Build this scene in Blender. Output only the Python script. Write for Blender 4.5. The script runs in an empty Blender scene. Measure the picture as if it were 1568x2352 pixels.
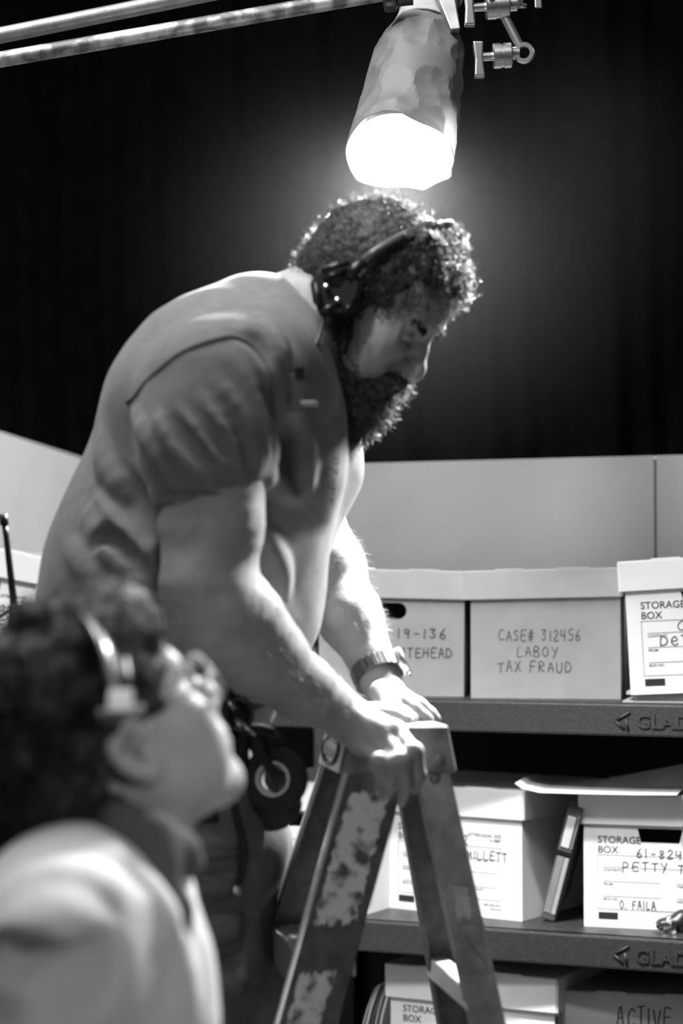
import bpy, bmesh, math, random
import numpy as np
from mathutils import Vector, Matrix

random.seed(7)
RNG = np.random.default_rng(11)
SC = bpy.context.scene
COL = SC.collection
R = math.radians

# ------------------------------------------------------------------ camera
CAM_H = 1.5
FPX = 70 / 36 * 2352
PITCH = math.atan((1365 - 1176) / FPX)
cam_data = bpy.data.cameras.new('camera')
cam_data.sensor_fit = 'VERTICAL'
cam_data.sensor_height = 36
cam_data.sensor_width = 24
cam_data.lens = 70
cam_data.clip_start = 0.05
cam_data.dof.use_dof = True
cam_data.dof.focus_distance = 3.35
cam_data.dof.aperture_fstop = 2.8
cam = bpy.data.objects.new('camera', cam_data)
cam.location = (0, 0, CAM_H)
cam.rotation_euler = (math.pi / 2 + PITCH, 0, 0)
COL.objects.link(cam)
SC.camera = cam

# ------------------------------------------------------------------ world, stage lights and added fills, exposure
world = bpy.data.worlds.new('stage_ambience')
SC.world = world
world.use_nodes = True
world.node_tree.nodes['Background'].inputs[0].default_value = (1, 1, 1, 1)
world.node_tree.nodes['Background'].inputs[1].default_value = 0.062


def spot(name, loc, target, power, angle, blend, radius):
    l = bpy.data.lights.new(name, 'SPOT')
    l.energy = power
    l.spot_size = R(angle)
    l.spot_blend = blend
    l.shadow_soft_size = radius
    o = bpy.data.objects.new(name, l)
    o.location = loc
    o.rotation_euler = (Vector(target) - Vector(loc)).to_track_quat('-Z', 'Y').to_euler()
    COL.objects.link(o)
    return o


def area(name, loc, target, power, sx, sy):
    l = bpy.data.lights.new(name, 'AREA')
    l.shape = 'RECTANGLE'
    l.size, l.size_y = sx, sy
    l.energy = power
    o = bpy.data.objects.new(name, l)
    o.location = loc
    o.rotation_euler = (Vector(target) - Vector(loc)).to_track_quat('-Z', 'Y').to_euler()
    COL.objects.link(o)
    return o


spot('set_spotlight', (-1.3, 0.6, 4.6), (0.56, 4.35, 1.22), 640, 23, 0.3, 0.3)
spot('added_face_fill', (2.0, -0.3, 2.3), (-0.2, 1.86, 1.32), 120, 15, 0.7, 0.25)  # added fill for the foreground face, no known fixture
spot('added_wall_fill', (2.2, 5.0, 3.45), (-0.85, 5.25, 1.5), 620, 62, 0.4, 0.2)  # unseen light added behind the right partition to brighten the left wall
area('overhead_softbox', (-0.9, 2.6, 4.4), (-0.2, 2.5, 1.5), 95, 1.4, 1.4)
spot('added_rim_light', (0.95, 3.5, 2.62), (-0.10, 2.72, 1.42), 640, 46, 0.4, 0.1)  # added to strengthen the rim light that comes from the hanging lamp
area('added_front_fill', (-0.4, 1.3, 3.7), (-0.1, 2.4, 1.4), 10, 1.5, 1.5)  # added soft fill standing in for bounce on the near arm and fingers

SC.view_settings.view_transform = 'Standard'
SC.view_settings.look = 'None'
SC.view_settings.gamma = 1
SC.view_settings.use_curve_mapping = False
SC.view_settings.exposure = 0.0
SC.cycles.max_bounces = 6


def P(px, py, y):
    """World point at depth y (metres from the lens) along the sight line through a photo point."""
    cx, cy = (px - 784) / FPX, -(py - 1176) / FPX
    d = np.array([cx, math.cos(PITCH) - cy * math.sin(PITCH), math.sin(PITCH) + cy * math.cos(PITCH)])
    return d * (y / d[1]) + np.array([0, 0, CAM_H])


def PZ(px, py, z):
    p = P(px, py, 1.0) - np.array([0, 0, CAM_H])
    return p * ((z - CAM_H) / p[2]) + np.array([0, 0, CAM_H])


# ------------------------------------------------------------------ materials
MATS = {}


def mat(name, v, rough=0.6, metal=0.0, var=0.0, vscale=8.0, bump=0.0, bscale=40.0, spec=0.5, v2=None, sheen=0.0,
        stretch=(1, 1, 1), detail=4, ramp=(0.4, 0.6), emit=0.0, sss=0.0):
    if name in MATS:
        return MATS[name]
    m = bpy.data.materials.new(name)
    m.use_nodes = True
    nt = m.node_tree
    b = nt.nodes['Principled BSDF']
    b.inputs['Base Color'].default_value = (v, v, v, 1)
    b.inputs['Roughness'].default_value = rough
    b.inputs['Metallic'].default_value = metal
    b.inputs['Specular IOR Level'].default_value = spec
    if sheen:
        b.inputs['Sheen Weight'].default_value = sheen
    if sss:
        b.inputs['Subsurface Weight'].default_value = sss
        b.inputs['Subsurface Radius'].default_value = (0.01, 0.01, 0.01)
        b.inputs['Subsurface Scale'].default_value = 0.6
    if emit:
        b.inputs['Emission Color'].default_value = (1, 1, 1, 1)
        b.inputs['Emission Strength'].default_value = emit
    tc = nt.nodes.new('ShaderNodeTexCoord')
    mp = nt.nodes.new('ShaderNodeMapping')
    mp.inputs['Scale'].default_value = stretch
    nt.links.new(tc.outputs['Object'], mp.inputs['Vector'])
    if var or v2 is not None:
        n = nt.nodes.new('ShaderNodeTexNoise')
        n.inputs['Scale'].default_value = vscale
        n.inputs['Detail'].default_value = detail
        nt.links.new(mp.outputs[0], n.inputs['Vector'])
        r = nt.nodes.new('ShaderNodeValToRGB')
        lo, hi = (max(v - var, 0.001), v + var) if v2 is None else (v, v2)
        r.color_ramp.elements[0].color = (lo, lo, lo, 1)
        r.color_ramp.elements[1].color = (hi, hi, hi, 1)
        r.color_ramp.elements[0].position, r.color_ramp.elements[1].position = ramp if v2 is not None else (0.3, 0.7)
        nt.links.new(n.outputs['Fac'], r.inputs[0])
        nt.links.new(r.outputs[0], b.inputs['Base Color'])
    if bump:
        n = nt.nodes.new('ShaderNodeTexNoise')
        n.inputs['Scale'].default_value = bscale
        n.inputs['Detail'].default_value = 3
        nt.links.new(mp.outputs[0], n.inputs['Vector'])
        bp = nt.nodes.new('ShaderNodeBump')
        bp.inputs['Strength'].default_value = bump
        bp.inputs['Distance'].default_value = 0.004
        nt.links.new(n.outputs['Fac'], bp.inputs['Height'])
        nt.links.new(bp.outputs[0], b.inputs['Normal'])
    MATS[name] = m
    return m


M_SKIN = mat('skin', 0.34, 0.5, var=0.04, vscale=30, bump=0.12, bscale=220, spec=0.35)
M_SKIN2 = mat('skin_pale', 0.42, 0.5, var=0.04, vscale=25, bump=0.1, bscale=200, spec=0.35)
M_LIP = mat('lip', 0.2, 0.45)
M_HAIR = mat('dark_hair', 0.02, 0.6, var=0.008, vscale=60, bump=0.5, bscale=160)
M_STRAND = mat('hair_strand', 0.03, 0.4)
M_HAIR2 = mat('black_hair', 0.010, 0.6, bump=0.5, bscale=140)
M_STRAND2 = mat('black_hair_strand', 0.014, 0.45)
M_BEARD = mat('beard_hair', 0.07, 0.5)
M_ARMHAIR = mat('arm_hair', 0.3, 0.4)
M_SHIRT = mat('grey_cotton', 0.2, 0.9, var=0.02, vscale=60, bump=0.15, bscale=500, spec=0.1, sheen=0.15)
M_SEAM = mat('grey_cotton_seam', 0.15, 0.9, spec=0.1)
M_PANTS = mat('work_trouser_cloth', 0.13, 0.9, var=0.02, vscale=50, bump=0.2, bscale=400, spec=0.1)
M_PANTSD = mat('work_trouser_dark_cloth', 0.03, 0.9, spec=0.1)
M_SHIRT2 = mat('light_cotton', 0.7, 0.9, var=0.03, vscale=30, bump=0.1, bscale=300, spec=0.1)
M_BLACK = mat('black_plastic', 0.012, 0.35)
M_BLACKM = mat('black_nylon', 0.012, 0.8, bump=0.3, bscale=300)
M_GREYP = mat('grey_plastic', 0.25, 0.3)
M_WHITEP = mat('white_plastic', 0.75, 0.35)
M_CHROME = mat('brushed_steel', 0.62, 0.28, 1.0, var=0.05, vscale=40)
M_STEELW = mat('worn_pipe_steel', 0.08, 0.5, 0.6, v2=0.34, vscale=30, stretch=(1, 1, 1), detail=8, bump=0.15, bscale=80)
M_PIPEG = mat('galvanised_pipe', 0.22, 0.45, 0.6, var=0.05, vscale=30, bump=0.1, bscale=200)
M_WHITEBOX = mat('white_cardboard', 0.8, 0.75, var=0.015, vscale=15, bump=0.05, bscale=120, spec=0.25)
M_KRAFT = mat('brown_cardboard', 0.38, 0.8, var=0.02, vscale=20, bump=0.1, bscale=160, spec=0.2)
M_KRAFTL = mat('brown_cardboard_lid', 0.5, 0.8, var=0.02, vscale=20, bump=0.1, bscale=160, spec=0.2)
M_INK = mat('black_ink', 0.012, 0.7)
M_INKG = mat('marker_ink_on_brown_card', 0.07, 0.8)
M_SHELF = mat('dark_powder_coat', 0.022, 0.5, var=0.005, vscale=90, bump=0.35, bscale=350)
M_SHELFT = mat('shelf_board', 0.03, 0.45, var=0.01, vscale=60)
M_WALL = mat('painted_partition', 0.31, 0.85, var=0.012, vscale=6, bump=0.08, bscale=180)
M_WALLL = mat('painted_partition_pale', 0.5, 0.85, var=0.02, vscale=5, bump=0.08, bscale=150)
M_DRAPE = mat('black_duvetyne', 0.012, 0.95, var=0.003, vscale=12, spec=0.05)
M_FLOOR = mat('stage_floor', 0.06, 0.6, var=0.015, vscale=5)
M_LADDER = mat('scuffed_ladder_fibreglass', 0.07, 0.5, v2=0.15, vscale=45, detail=8, ramp=(0.35, 0.75), bump=0.15, bscale=120)
M_LADDERG = mat('scuffed_ladder_grey', 0.22, 0.55, v2=0.42, vscale=26, detail=8, ramp=(0.35, 0.7), bump=0.15, bscale=120)
M_LABEL = mat('torn_paper_label', 0.10, 0.8, v2=0.7, vscale=48, detail=9, ramp=(0.36, 0.52), bump=0.3, bscale=200)
M_ALU = mat('scratched_aluminium', 0.75, 0.35, 0.4, var=0.08, vscale=60, stretch=(1, 6, 1))
M_CAPM = mat('ladder_cap_steel', 0.2, 0.42, 0.55, v2=0.36, vscale=22, detail=8, bump=0.1, bscale=90)
M_FOIL = mat('wrinkled_wrap', 0.5, 0.6, var=0.02, vscale=20, bump=0.2, bscale=60)
M_PAPER = mat('paper', 0.7, 0.8)
M_PAPERG = mat('manila_folder', 0.42, 0.8)
M_FOLDER = mat('dark_folder', 0.1, 0.6)


# ------------------------------------------------------------------ mesh helpers
def link_obj(name, mesh, material, parent=None):
    o = bpy.data.objects.new(name, mesh)
    COL.objects.link(o)
    if material is not None and len(mesh.materials) == 0:
        mesh.materials.append(material)
    if parent is not None:
        o.parent = parent
    return o


def obj(name, verts, faces, material, parent=None, smooth=False, world=False, bevel=0.0, seg=2):
    """One mesh object. verts are in the parent's frame, or in the world when world=True."""
    v = np.asarray(verts, dtype=np.float64).reshape(-1, 3)
    if world and parent is not None:
        inv = np.array(parent.matrix_basis.inverted())
        if parent.parent is not None:
            inv = np.array((parent.parent.matrix_basis @ parent.matrix_basis).inverted())
        v = v @ inv[:3, :3].T + inv[:3, 3]
    me = bpy.data.meshes.new(name)
    if isinstance(faces, np.ndarray):
        nf, k = faces.shape
        me.vertices.add(len(v))
        me.vertices.foreach_set('co', v.astype(np.float32).ravel())
        me.loops.add(nf * k)
        me.loops.foreach_set('vertex_index', faces.astype(np.int32).ravel())
        me.polygons.add(nf)
        me.polygons.foreach_set('loop_start', np.arange(0, nf * k, k, dtype=np.int32))
        me.update(calc_edges=True)
        me.validate()
    else:
        me.from_pydata([tuple(p) for p in v], [], faces)
        me.update()
    if bevel > 0:
        bm = bmesh.new()
        bm.from_mesh(me)
        bmesh.ops.remove_doubles(bm, verts=bm.verts, dist=1e-6)
        es = [e for e in bm.edges if len(e.link_faces) == 2 and e.calc_face_angle(0) > 0.5]
        bmesh.ops.bevel(bm, geom=es, offset=bevel, segments=seg, profile=0.6, affect='EDGES', clamp_overlap=True)
        bm.to_mesh(me)
        bm.free()
    if smooth:
        me.polygons.foreach_set('use_smooth', np.ones(len(me.polygons), dtype=bool))
    return link_obj(name, me, material, parent)


def thing(name, label, cat, loc=(0, 0, 0), rot=(0, 0, 0), group=None):
    o = bpy.data.objects.new(name, None)
    o.empty_display_size = 0.05
    COL.objects.link(o)
    o.location = Vector(loc)
    o.rotation_euler = rot
    o['label'] = label
    o['category'] = cat
    if group:
        o['group'] = group
    return o


def tag(o, label, cat, group=None):
    o['label'] = label
    o['category'] = cat
    if group:
        o['group'] = group
    return o


class MB:
    def __init__(s):
        s.v, s.f = [], []

    def add(s, v, f):
        n = len(s.v)
        s.v += [tuple(p) for p in v]
        s.f += [tuple(i + n for i in q) for q in f]
        return s

    def box(s, lo, hi):
        (a, b, c), (d, e, g) = lo, hi
        v = [(a, b, c), (d, b, c), (d, e, c), (a, e, c), (a, b, g), (d, b, g), (d, e, g), (a, e, g)]
        return s.add(v, [(3, 2, 1, 0), (4, 5, 6, 7), (0, 1, 5, 4), (1, 2, 6, 5), (2, 3, 7, 6), (3, 0, 4, 7)])

    def hexa(s, bottom, top):
        return s.add(list(bottom) + list(top), [(3, 2, 1, 0), (4, 5, 6, 7), (0, 1, 5, 4), (1, 2, 6, 5), (2, 3, 7, 6), (3, 0, 4, 7)])

    def tube(s, pts, r, sides=10, cap=True, flat=None):
        pts = [np.array(p, float) for p in pts]
        n = len(pts)
        rs = list(r) if hasattr(r, '__len__') else [r] * n
        t0 = pts[1] - pts[0]
        t0 = t0 / np.linalg.norm(t0)
        ref = np.array([0, 0, 1.0]) if abs(t0[2]) < 0.9 else np.array([1.0, 0, 0])
        if flat is not None:
            ref = np.array(flat[0], float)
        u = np.cross(t0, ref)
        u /= np.linalg.norm(u)
        rings = []
        for i in range(n):
            t = pts[min(i + 1, n - 1)] - pts[max(i - 1, 0)]
            t = t / (np.linalg.norm(t) + 1e-12)
            u = u - t * np.dot(u, t)
            u /= np.linalg.norm(u) + 1e-12
            w = np.cross(t, u)
            sq = 1.0 if flat is None else flat[1]
            rings.append([pts[i] + rs[i] * (math.cos(2 * math.pi * k / sides) * u + sq * math.sin(2 * math.pi * k / sides) * w) for k in range(sides)])
        v = [p for q in rings for p in q]
        f = []
        for i in range(n - 1):
            for k in range(sides):
                a, b = i * sides + k, i * sides + (k + 1) % sides
                f.append((a, b, b + sides, a + sides))
        if cap:
            f.append(tuple(range(sides))[::-1])
            f.append(tuple((n - 1) * sides + k for k in range(sides)))
        return s.add(v, f)

    def lathe(s, prof, org=(0, 0, 0), ax=(0, 0, 1), sides=32, ref=None):
        """prof: list of (radius, height) around the axis."""
        ax = np.array(ax, float)
        ax /= np.linalg.norm(ax)
        ref = np.array(ref if ref is not None else ([1, 0, 0] if abs(ax[0]) < 0.8 else [0, 1, 0]), float)
        u = ref - ax * np.dot(ref, ax)
        u /= np.linalg.norm(u)
        w = np.cross(ax, u)
        org = np.array(org, float)
        v, f = [], []
        for (r, h) in prof:
            for k in range(sides):
                a = 2 * math.pi * k / sides
                v.append(org + ax * h + r * (math.cos(a) * u + math.sin(a) * w))
        for i in range(len(prof) - 1):
            for k in range(sides):
                a, b = i * sides + k, i * sides + (k + 1) % sides
                f.append((a, b, b + sides, a + sides))
        return s.add(v, f)

    def prism(s, poly, y0, y1, M=None):
        """poly in (x, z), extruded along y from y0 to y1."""
        n = len(poly)
        v = [(x, y0, z) for x, z in poly] + [(x, y1, z) for x, z in poly]
        f = [tuple(range(n)), tuple(range(2 * n - 1, n - 1, -1))]
        f += [(i + n, (i + 1) % n + n, (i + 1) % n, i) for i in range(n)]
        return s.add(v, f)

    def build(s, name, material, parent=None, smooth=False, world=False, bevel=0.0, seg=2):
        return obj(name, s.v, s.f, material, parent, smooth, world, bevel, seg)


def smooth_by_angle(o, ang=40):
    me = o.data
    me.polygons.foreach_set('use_smooth', np.ones(len(me.polygons), dtype=bool))
    bm = bmesh.new()
    bm.from_mesh(me)
    for e in bm.edges:
        e.smooth = not (len(e.link_faces) != 2 or e.calc_face_angle(0) > R(ang))
    bm.to_mesh(me)
    bm.free()
    return o


def curve_pts(ctrl, n=24):
    """Catmull-Rom through control points."""
    c = [np.array(p, float) for p in ctrl]
    c = [2 * c[0] - c[1]] + c + [2 * c[-1] - c[-2]]
    out = []
    segs = len(c) - 3
    per = max(2, n // segs)
    for i in range(segs):
        p0, p1, p2, p3 = c[i:i + 4]
        for k in range(per):
            t = k / per
            out.append(0.5 * (2 * p1 + (p2 - p0) * t + (2 * p0 - 5 * p1 + 4 * p2 - p3) * t * t + (3 * p1 - p0 - 3 * p2 + p3) * t ** 3))
    out.append(c[-2])
    return out


# ------------------------------------------------------------------ implicit-surface modelling
class Sdf:
    def __init__(s):
        s.p = []

    def _push(s, fn, lo, hi, op, k):
        s.p.append((fn, np.asarray(lo, float) - k, np.asarray(hi, float) + k, op, k))
        return s

    def cap(s, a, b, ra, rb=None, k=0.02, op='u', ys=1.0):
        """Tapered capsule; ys < 1 widens it along world Y by 1/ys."""
        a, b = np.array(a, float), np.array(b, float)
        rb = ra if rb is None else rb
        sc = np.array([1.0, ys, 1.0])
        a2, b2 = a * sc, b * sc
        ab = b2 - a2
        L = max(float(ab @ ab), 1e-12)

        def fn(p):
            q = p * sc - a2
            t = np.clip((q @ ab) / L, 0, 1)
            d = q - t[:, None] * ab
            return (np.sqrt(np.einsum('ij,ij->i', d, d)) - (ra + (rb - ra) * t))
        m = max(ra, rb)
        ext = np.array([m, m / ys, m])
        return s._push(fn, np.minimum(a, b) - ext, np.maximum(a, b) + ext, op, k)

    def ell(s, c, rad, axes=None, k=0.02, op='u'):
        c, rad = np.array(c, float), np.array(rad, float)
        A = np.eye(3) if axes is None else np.array(axes, float)

        def fn(p):
            q = (p - c) @ A.T
            k0 = np.sqrt(np.sum((q / rad) ** 2, axis=1))
            k1 = np.sqrt(np.sum((q / rad ** 2) ** 2, axis=1)) + 1e-9
            return k0 * (k0 - 1) / k1
        e = np.abs(A.T) @ rad
        return s._push(fn, c - e, c + e, op, k)

    def box(s, c, half, axes=None, r=0.005, k=0.01, op='u'):
        c, half = np.array(c, float), np.array(half, float)
        A = np.eye(3) if axes is None else np.array(axes, float)

        def fn(p):
            q = np.abs((p - c) @ A.T) - (half - r)
            return np.linalg.norm(np.maximum(q, 0), axis=1) + np.minimum(q.max(axis=1), 0) - r
        e = np.abs(A.T) @ half
        return s._push(fn, c - e, c + e, op, k)

    def path(s, pts, radii, k=0.02, op='u', ys=1.0):
        for i in range(len(pts) - 1):
            s.cap(pts[i], pts[i + 1], radii[i], radii[i + 1], k, op, ys)
        return s

    def ev(s, p, which=None):
        d = np.full(len(p), 1e3)
        for i in (range(len(s.p)) if which is None else which):
            fn, lo, hi, op, k = s.p[i]
            e = fn(p)
            if op == 'u':
                h = np.maximum(k - np.abs(d - e), 0) / k
                d = np.minimum(d, e) - h * h * k * 0.25
            else:
                e = -e
                h = np.maximum(k - np.abs(d - e), 0) / k
                d = np.maximum(d, e) + h * h * k * 0.25
        return d

    def grad(s, p):
        e = 1e-3
        g = np.stack([s.ev(p + np.eye(3)[i] * e) - s.ev(p - np.eye(3)[i] * e) for i in range(3)], axis=1)
        return g / (np.linalg.norm(g, axis=1)[:, None] + 1e-9)

    def snap(s, p, off=0.0, it=5):
        p = np.array(p, float).reshape(-1, 3)
        for _ in range(it):
            p = p - s.grad(p) * (s.ev(p) - off)[:, None] * 0.9
        return p

    def hit(s, px, py, off=0.0):
        """First surface point seen through a photo point."""
        d = P(px, py, 1.0) - np.array([0, 0, CAM_H])
        d = d / np.linalg.norm(d)
        t = 0.6
        for _ in range(140):
            e = float(s.ev((np.array([0, 0, CAM_H]) + d * t)[None])[0])
            t += e * 0.8
            if e < 3e-4 or t > 7:
                break
        if t > 6:
            return None
        return np.array([0, 0, CAM_H]) + d * (t - off)

    def hits(s, pix):
        """First surface points seen through several photo points at once (missed ones are dropped)."""
        o = np.array([0, 0, CAM_H])
        d = np.array([P(x, y, 1.0) for x, y in pix]) - o
        d /= np.linalg.norm(d, axis=1)[:, None]
        t = np.full(len(d), 0.6)
        for _ in range(140):
            e = s.ev(o + d * t[:, None])
            t = np.minimum(t + e * 0.8, 8.0)
            if np.max(np.where(t < 7, e, 0)) < 3e-4:
                break
        return o + d * t[:, None], t < 7

    def mesh(s, h, disp=None, pad=0.01, zmin=None):
        lo = np.min([q[1] for q in s.p if q[3] == 'u'], axis=0) - pad
        hi = np.max([q[2] for q in s.p if q[3] == 'u'], axis=0) + pad
        n = 12
        nb = np.ceil((hi - lo) / (h * n)).astype(int)
        N = nb * n + 3
        bx = np.stack(np.meshgrid(*[np.arange(k) for k in nb], indexing='ij'), -1).reshape(-1, 3)
        cen = lo + (bx * n + n / 2) * h
        dc = np.concatenate([s.ev(c) for c in np.array_split(cen, max(1, len(cen) // 20000))])
        bx = bx[np.abs(dc) < h * n * 0.87 * 1.35 + 0.02]
        g = np.stack(np.meshgrid(*[np.arange(n + 1)] * 3, indexing='ij'), -1).reshape(-1, 3)
        PL = np.array([q[1] for q in s.p])
        PH = np.array([q[2] for q in s.p])
        ids, pos, quads = [], [], []
        corner = [(i, j, k) for i in (0, 1) for j in (0, 1) for k in (0, 1)]
        edges = [(a, b) for a in range(8) for b in range(a + 1, 8) if sum(abs(x - y) for x, y in zip(corner[a], corner[b])) == 1]

        def gid(ix, iy, iz):
            return (ix.astype(np.int64) * N[1] + iy) * N[2] + iz
        for b in bx:
            o = b * n
            pts = lo + (g + o) * h
            m = 0.012
            act = np.nonzero(np.all((PL - m <= pts[-1]) & (PH + m >= pts[0]), axis=1))[0]
            if not len(act):
                continue
            val = s.ev(pts, act)
            if disp is not None:
                val = val + disp(pts)
            if val.min() > 0 or val.max() < 0:
                continue
            V = val.reshape(n + 1, n + 1, n + 1)
            S = V < 0
            C = [V[i:i + n, j:j + n, k:k + n] for i, j, k in corner]
            Sg = np.stack([c < 0 for c in C])
            cnt = Sg.sum(0)
            I, J, K = np.nonzero((cnt > 0) & (cnt < 8))
            if not len(I):
                continue
            cv = np.stack([c[I, J, K] for c in C], 1)
            acc = np.zeros((len(I), 3))
            num = np.zeros(len(I))
            for a, c in edges:
                x = (cv[:, a] < 0) != (cv[:, c] < 0)
                t = np.where(x, cv[:, a] / np.where(x, cv[:, a] - cv[:, c], 1), 0)
                pa, pc = np.array(corner[a], float), np.array(corner[c], float)
                acc += np.where(x[:, None], pa + t[:, None] * (pc - pa), 0)
                num += x
            ids.append(gid(I + o[0] + 1, J + o[1] + 1, K + o[2] + 1))
            pos.append(lo + (np.stack([I, J, K], 1) + o + acc / num[:, None]) * h)
            for ax in range(3):
                s0 = S[:n, :n, :n]
                s1 = np.roll(S, -1, axis=ax)[:n, :n, :n]
                i3 = np.nonzero(s0 != s1)
                if not len(i3[0]):
                    continue
                q = [x + o[d] + 1 for d, x in enumerate(i3)]
                d1, d2 = (ax + 1) % 3, (ax + 2) % 3
                cells = []
                for u, w in ((-1, -1), (0, -1), (0, 0), (-1, 0)):
                    c = [x.copy() for x in q]
                    c[d1] = c[d1] + u
                    c[d2] = c[d2] + w
                    cells.append(gid(*c))
                F = np.stack(cells, 1)
                flip = ~s0[i3]
                F[flip] = F[flip][:, ::-1]
                quads.append(F)
        ids = np.concatenate(ids)
        pos = np.concatenate(pos)
        quads = np.concatenate(quads)
        order = np.argsort(ids)
        ids, pos = ids[order], pos[order]
        ix = np.searchsorted(ids, quads)
        ix = np.minimum(ix, len(ids) - 1)
        ok = np.all(ids[ix] == quads, axis=1)
        return pos, ix[ok]


def wav(p, f, seed):
    r = np.random.default_rng(seed)
    out = 0
    for i in range(4):
        d = r.normal(size=3)
        d /= np.linalg.norm(d)
        out = out + np.sin(p @ d * f * (1 + 0.35 * i) + r.uniform(0, 6.28) + 1.3 * np.sin(p @ r.normal(size=3) * f * 0.4))
    return out / 4


def strands(roots, dirs, length, r0, segs=4, curl=0.0, droop=None, jitter=0.25, seed=1, lvar=0.4):
    """Many tapering three-sided hairs as one mesh (verts, faces)."""
    g = np.random.default_rng(seed)
    n = len(roots)
    roots, dirs = np.asarray(roots), np.asarray(dirs)
    d = dirs + g.normal(size=(n, 3)) * jitter
    d /= np.linalg.norm(d, axis=1)[:, None]
    L = length * (1 + g.uniform(-lvar, lvar, n))
    ref = g.normal(size=(n, 3))
    u = np.cross(d, ref)
    u /= np.linalg.norm(u, axis=1)[:, None] + 1e-9
    w = np.cross(d, u)
    ph = g.uniform(0, 6.28, n)
    V = np.zeros((n, segs + 1, 3, 3))
    dr = np.zeros(3) if droop is None else np.array(droop, float)
    for i in range(segs + 1):
        t = i / segs
        c = roots + d * (L * t)[:, None] + dr * ((L * t) ** 1.0 * t)[:, None]
        if curl:
            a = ph + t * 7.0
            c = c + (u * (np.cos(a) - np.cos(ph))[:, None] + w * (np.sin(a) - np.sin(ph))[:, None]) * curl
        rr = r0 * (1 - 0.75 * t)
        for k in range(3):
            b = 2 * math.pi * k / 3
            V[:, i, k] = c + rr * (math.cos(b) * u + math.sin(b) * w)
    base = (np.arange(n) * (segs + 1) * 3)[:, None]
    F = []
    for i in range(segs):
        for k in range(3):
            a, b = i * 3 + k, i * 3 + (k + 1) % 3
            F.append(base + np.array([[a, b, b + 3, a + 3]]))
    return V.reshape(-1, 3), np.concatenate(F)
# ------------------------------------------------------------------ setting
def struct(o):
    o['kind'] = 'structure'
    return o


struct(MB().box((-6, -3, -0.1), (6, 9, 0)).build('floor', M_FLOOR))

# partition wall behind the right-hand shelves: two panels with a seam
WA = R(21.7)
E_R = np.array([math.cos(WA), -math.sin(WA), 0])      # along the wall to the right, coming nearer
B_R = np.array([math.sin(WA), math.cos(WA), 0])       # away from the camera
EDGE0 = np.array([0.359, 3.95, 0])                    # point on the shelf front line


def rw(a, b, z):
    """Point in the right-hand shelf frame: a along the front, b back from the front edge."""
    p = EDGE0 + E_R * a + B_R * b
    return np.array([p[0], p[1], z])


WB = 0.66
wall_right = bpy.data.objects.new('wall_right', None)
COL.objects.link(wall_right)
wall_right.location = rw(0, WB, 0)
wall_right.rotation_euler = (0, 0, -WA)
wall_right['kind'] = 'structure'
SEAM = 0.118
WTOP = 1.815
MB().box((-0.72, 0, 0), (SEAM - 0.002, 0.04, WTOP)).build('panel', M_WALL, wall_right, bevel=0.002)
MB().box((SEAM + 0.002, 0, 0), (1.6, 0.04, WTOP)).build('panel', M_WALL, wall_right, bevel=0.002)
MB().box((-0.72, 0.012, 0), (1.6, 0.045, WTOP - 0.01)).build('panel_backing', M_BLACKM, wall_right)

# paler partition at the left, running away from the camera
c0, c1 = np.array([-1.05, 4.55, 0]), np.array([-0.87, 6.75, 0])
dl = (c1 - c0) / np.linalg.norm(c1 - c0)
nl = np.array([-dl[1], dl[0], 0])
mb = MB()
t = 0.05
LT = 1.96
mb.hexa([c0 - dl * 1.2, c1, c1 + nl * t, c0 - dl * 1.2 + nl * t],
        [p + np.array([0, 0, LT]) for p in (c0 - dl * 1.2, c1, c1 + nl * t, c0 - dl * 1.2 + nl * t)])
struct(mb.build('wall_left', M_WALLL, bevel=0.003))

# black drape behind everything
nx, nz = 420, 40
X = np.linspace(-4.2, 4.2, nx)
Z = np.linspace(0.02, 5.0, nz)
gx, gz = np.meshgrid(X, Z, indexing='ij')
amp = 0.05 + 0.03 * np.sin(gx * 1.7)
gy = 7.3 + amp * np.sin(gx * 17 + 1.2 * np.sin(gx * 3.1) + 0.3 * gz) + 0.03 * np.sin(gx * 41 + gz * 0.8) + 0.02 * np.sin(gz * 5 + gx * 2)
V = np.stack([gx, gy, gz], -1).reshape(-1, 3)
i, j = np.meshgrid(np.arange(nx - 1), np.arange(nz - 1), indexing='ij')
a = (i * nz + j).ravel()
tag(obj('stage_curtain', V, np.stack([a, a + nz, a + nz + 1, a + 1], 1), M_DRAPE, smooth=True),
    'black pleated stage curtain hanging behind the partitions', 'curtain')

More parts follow.
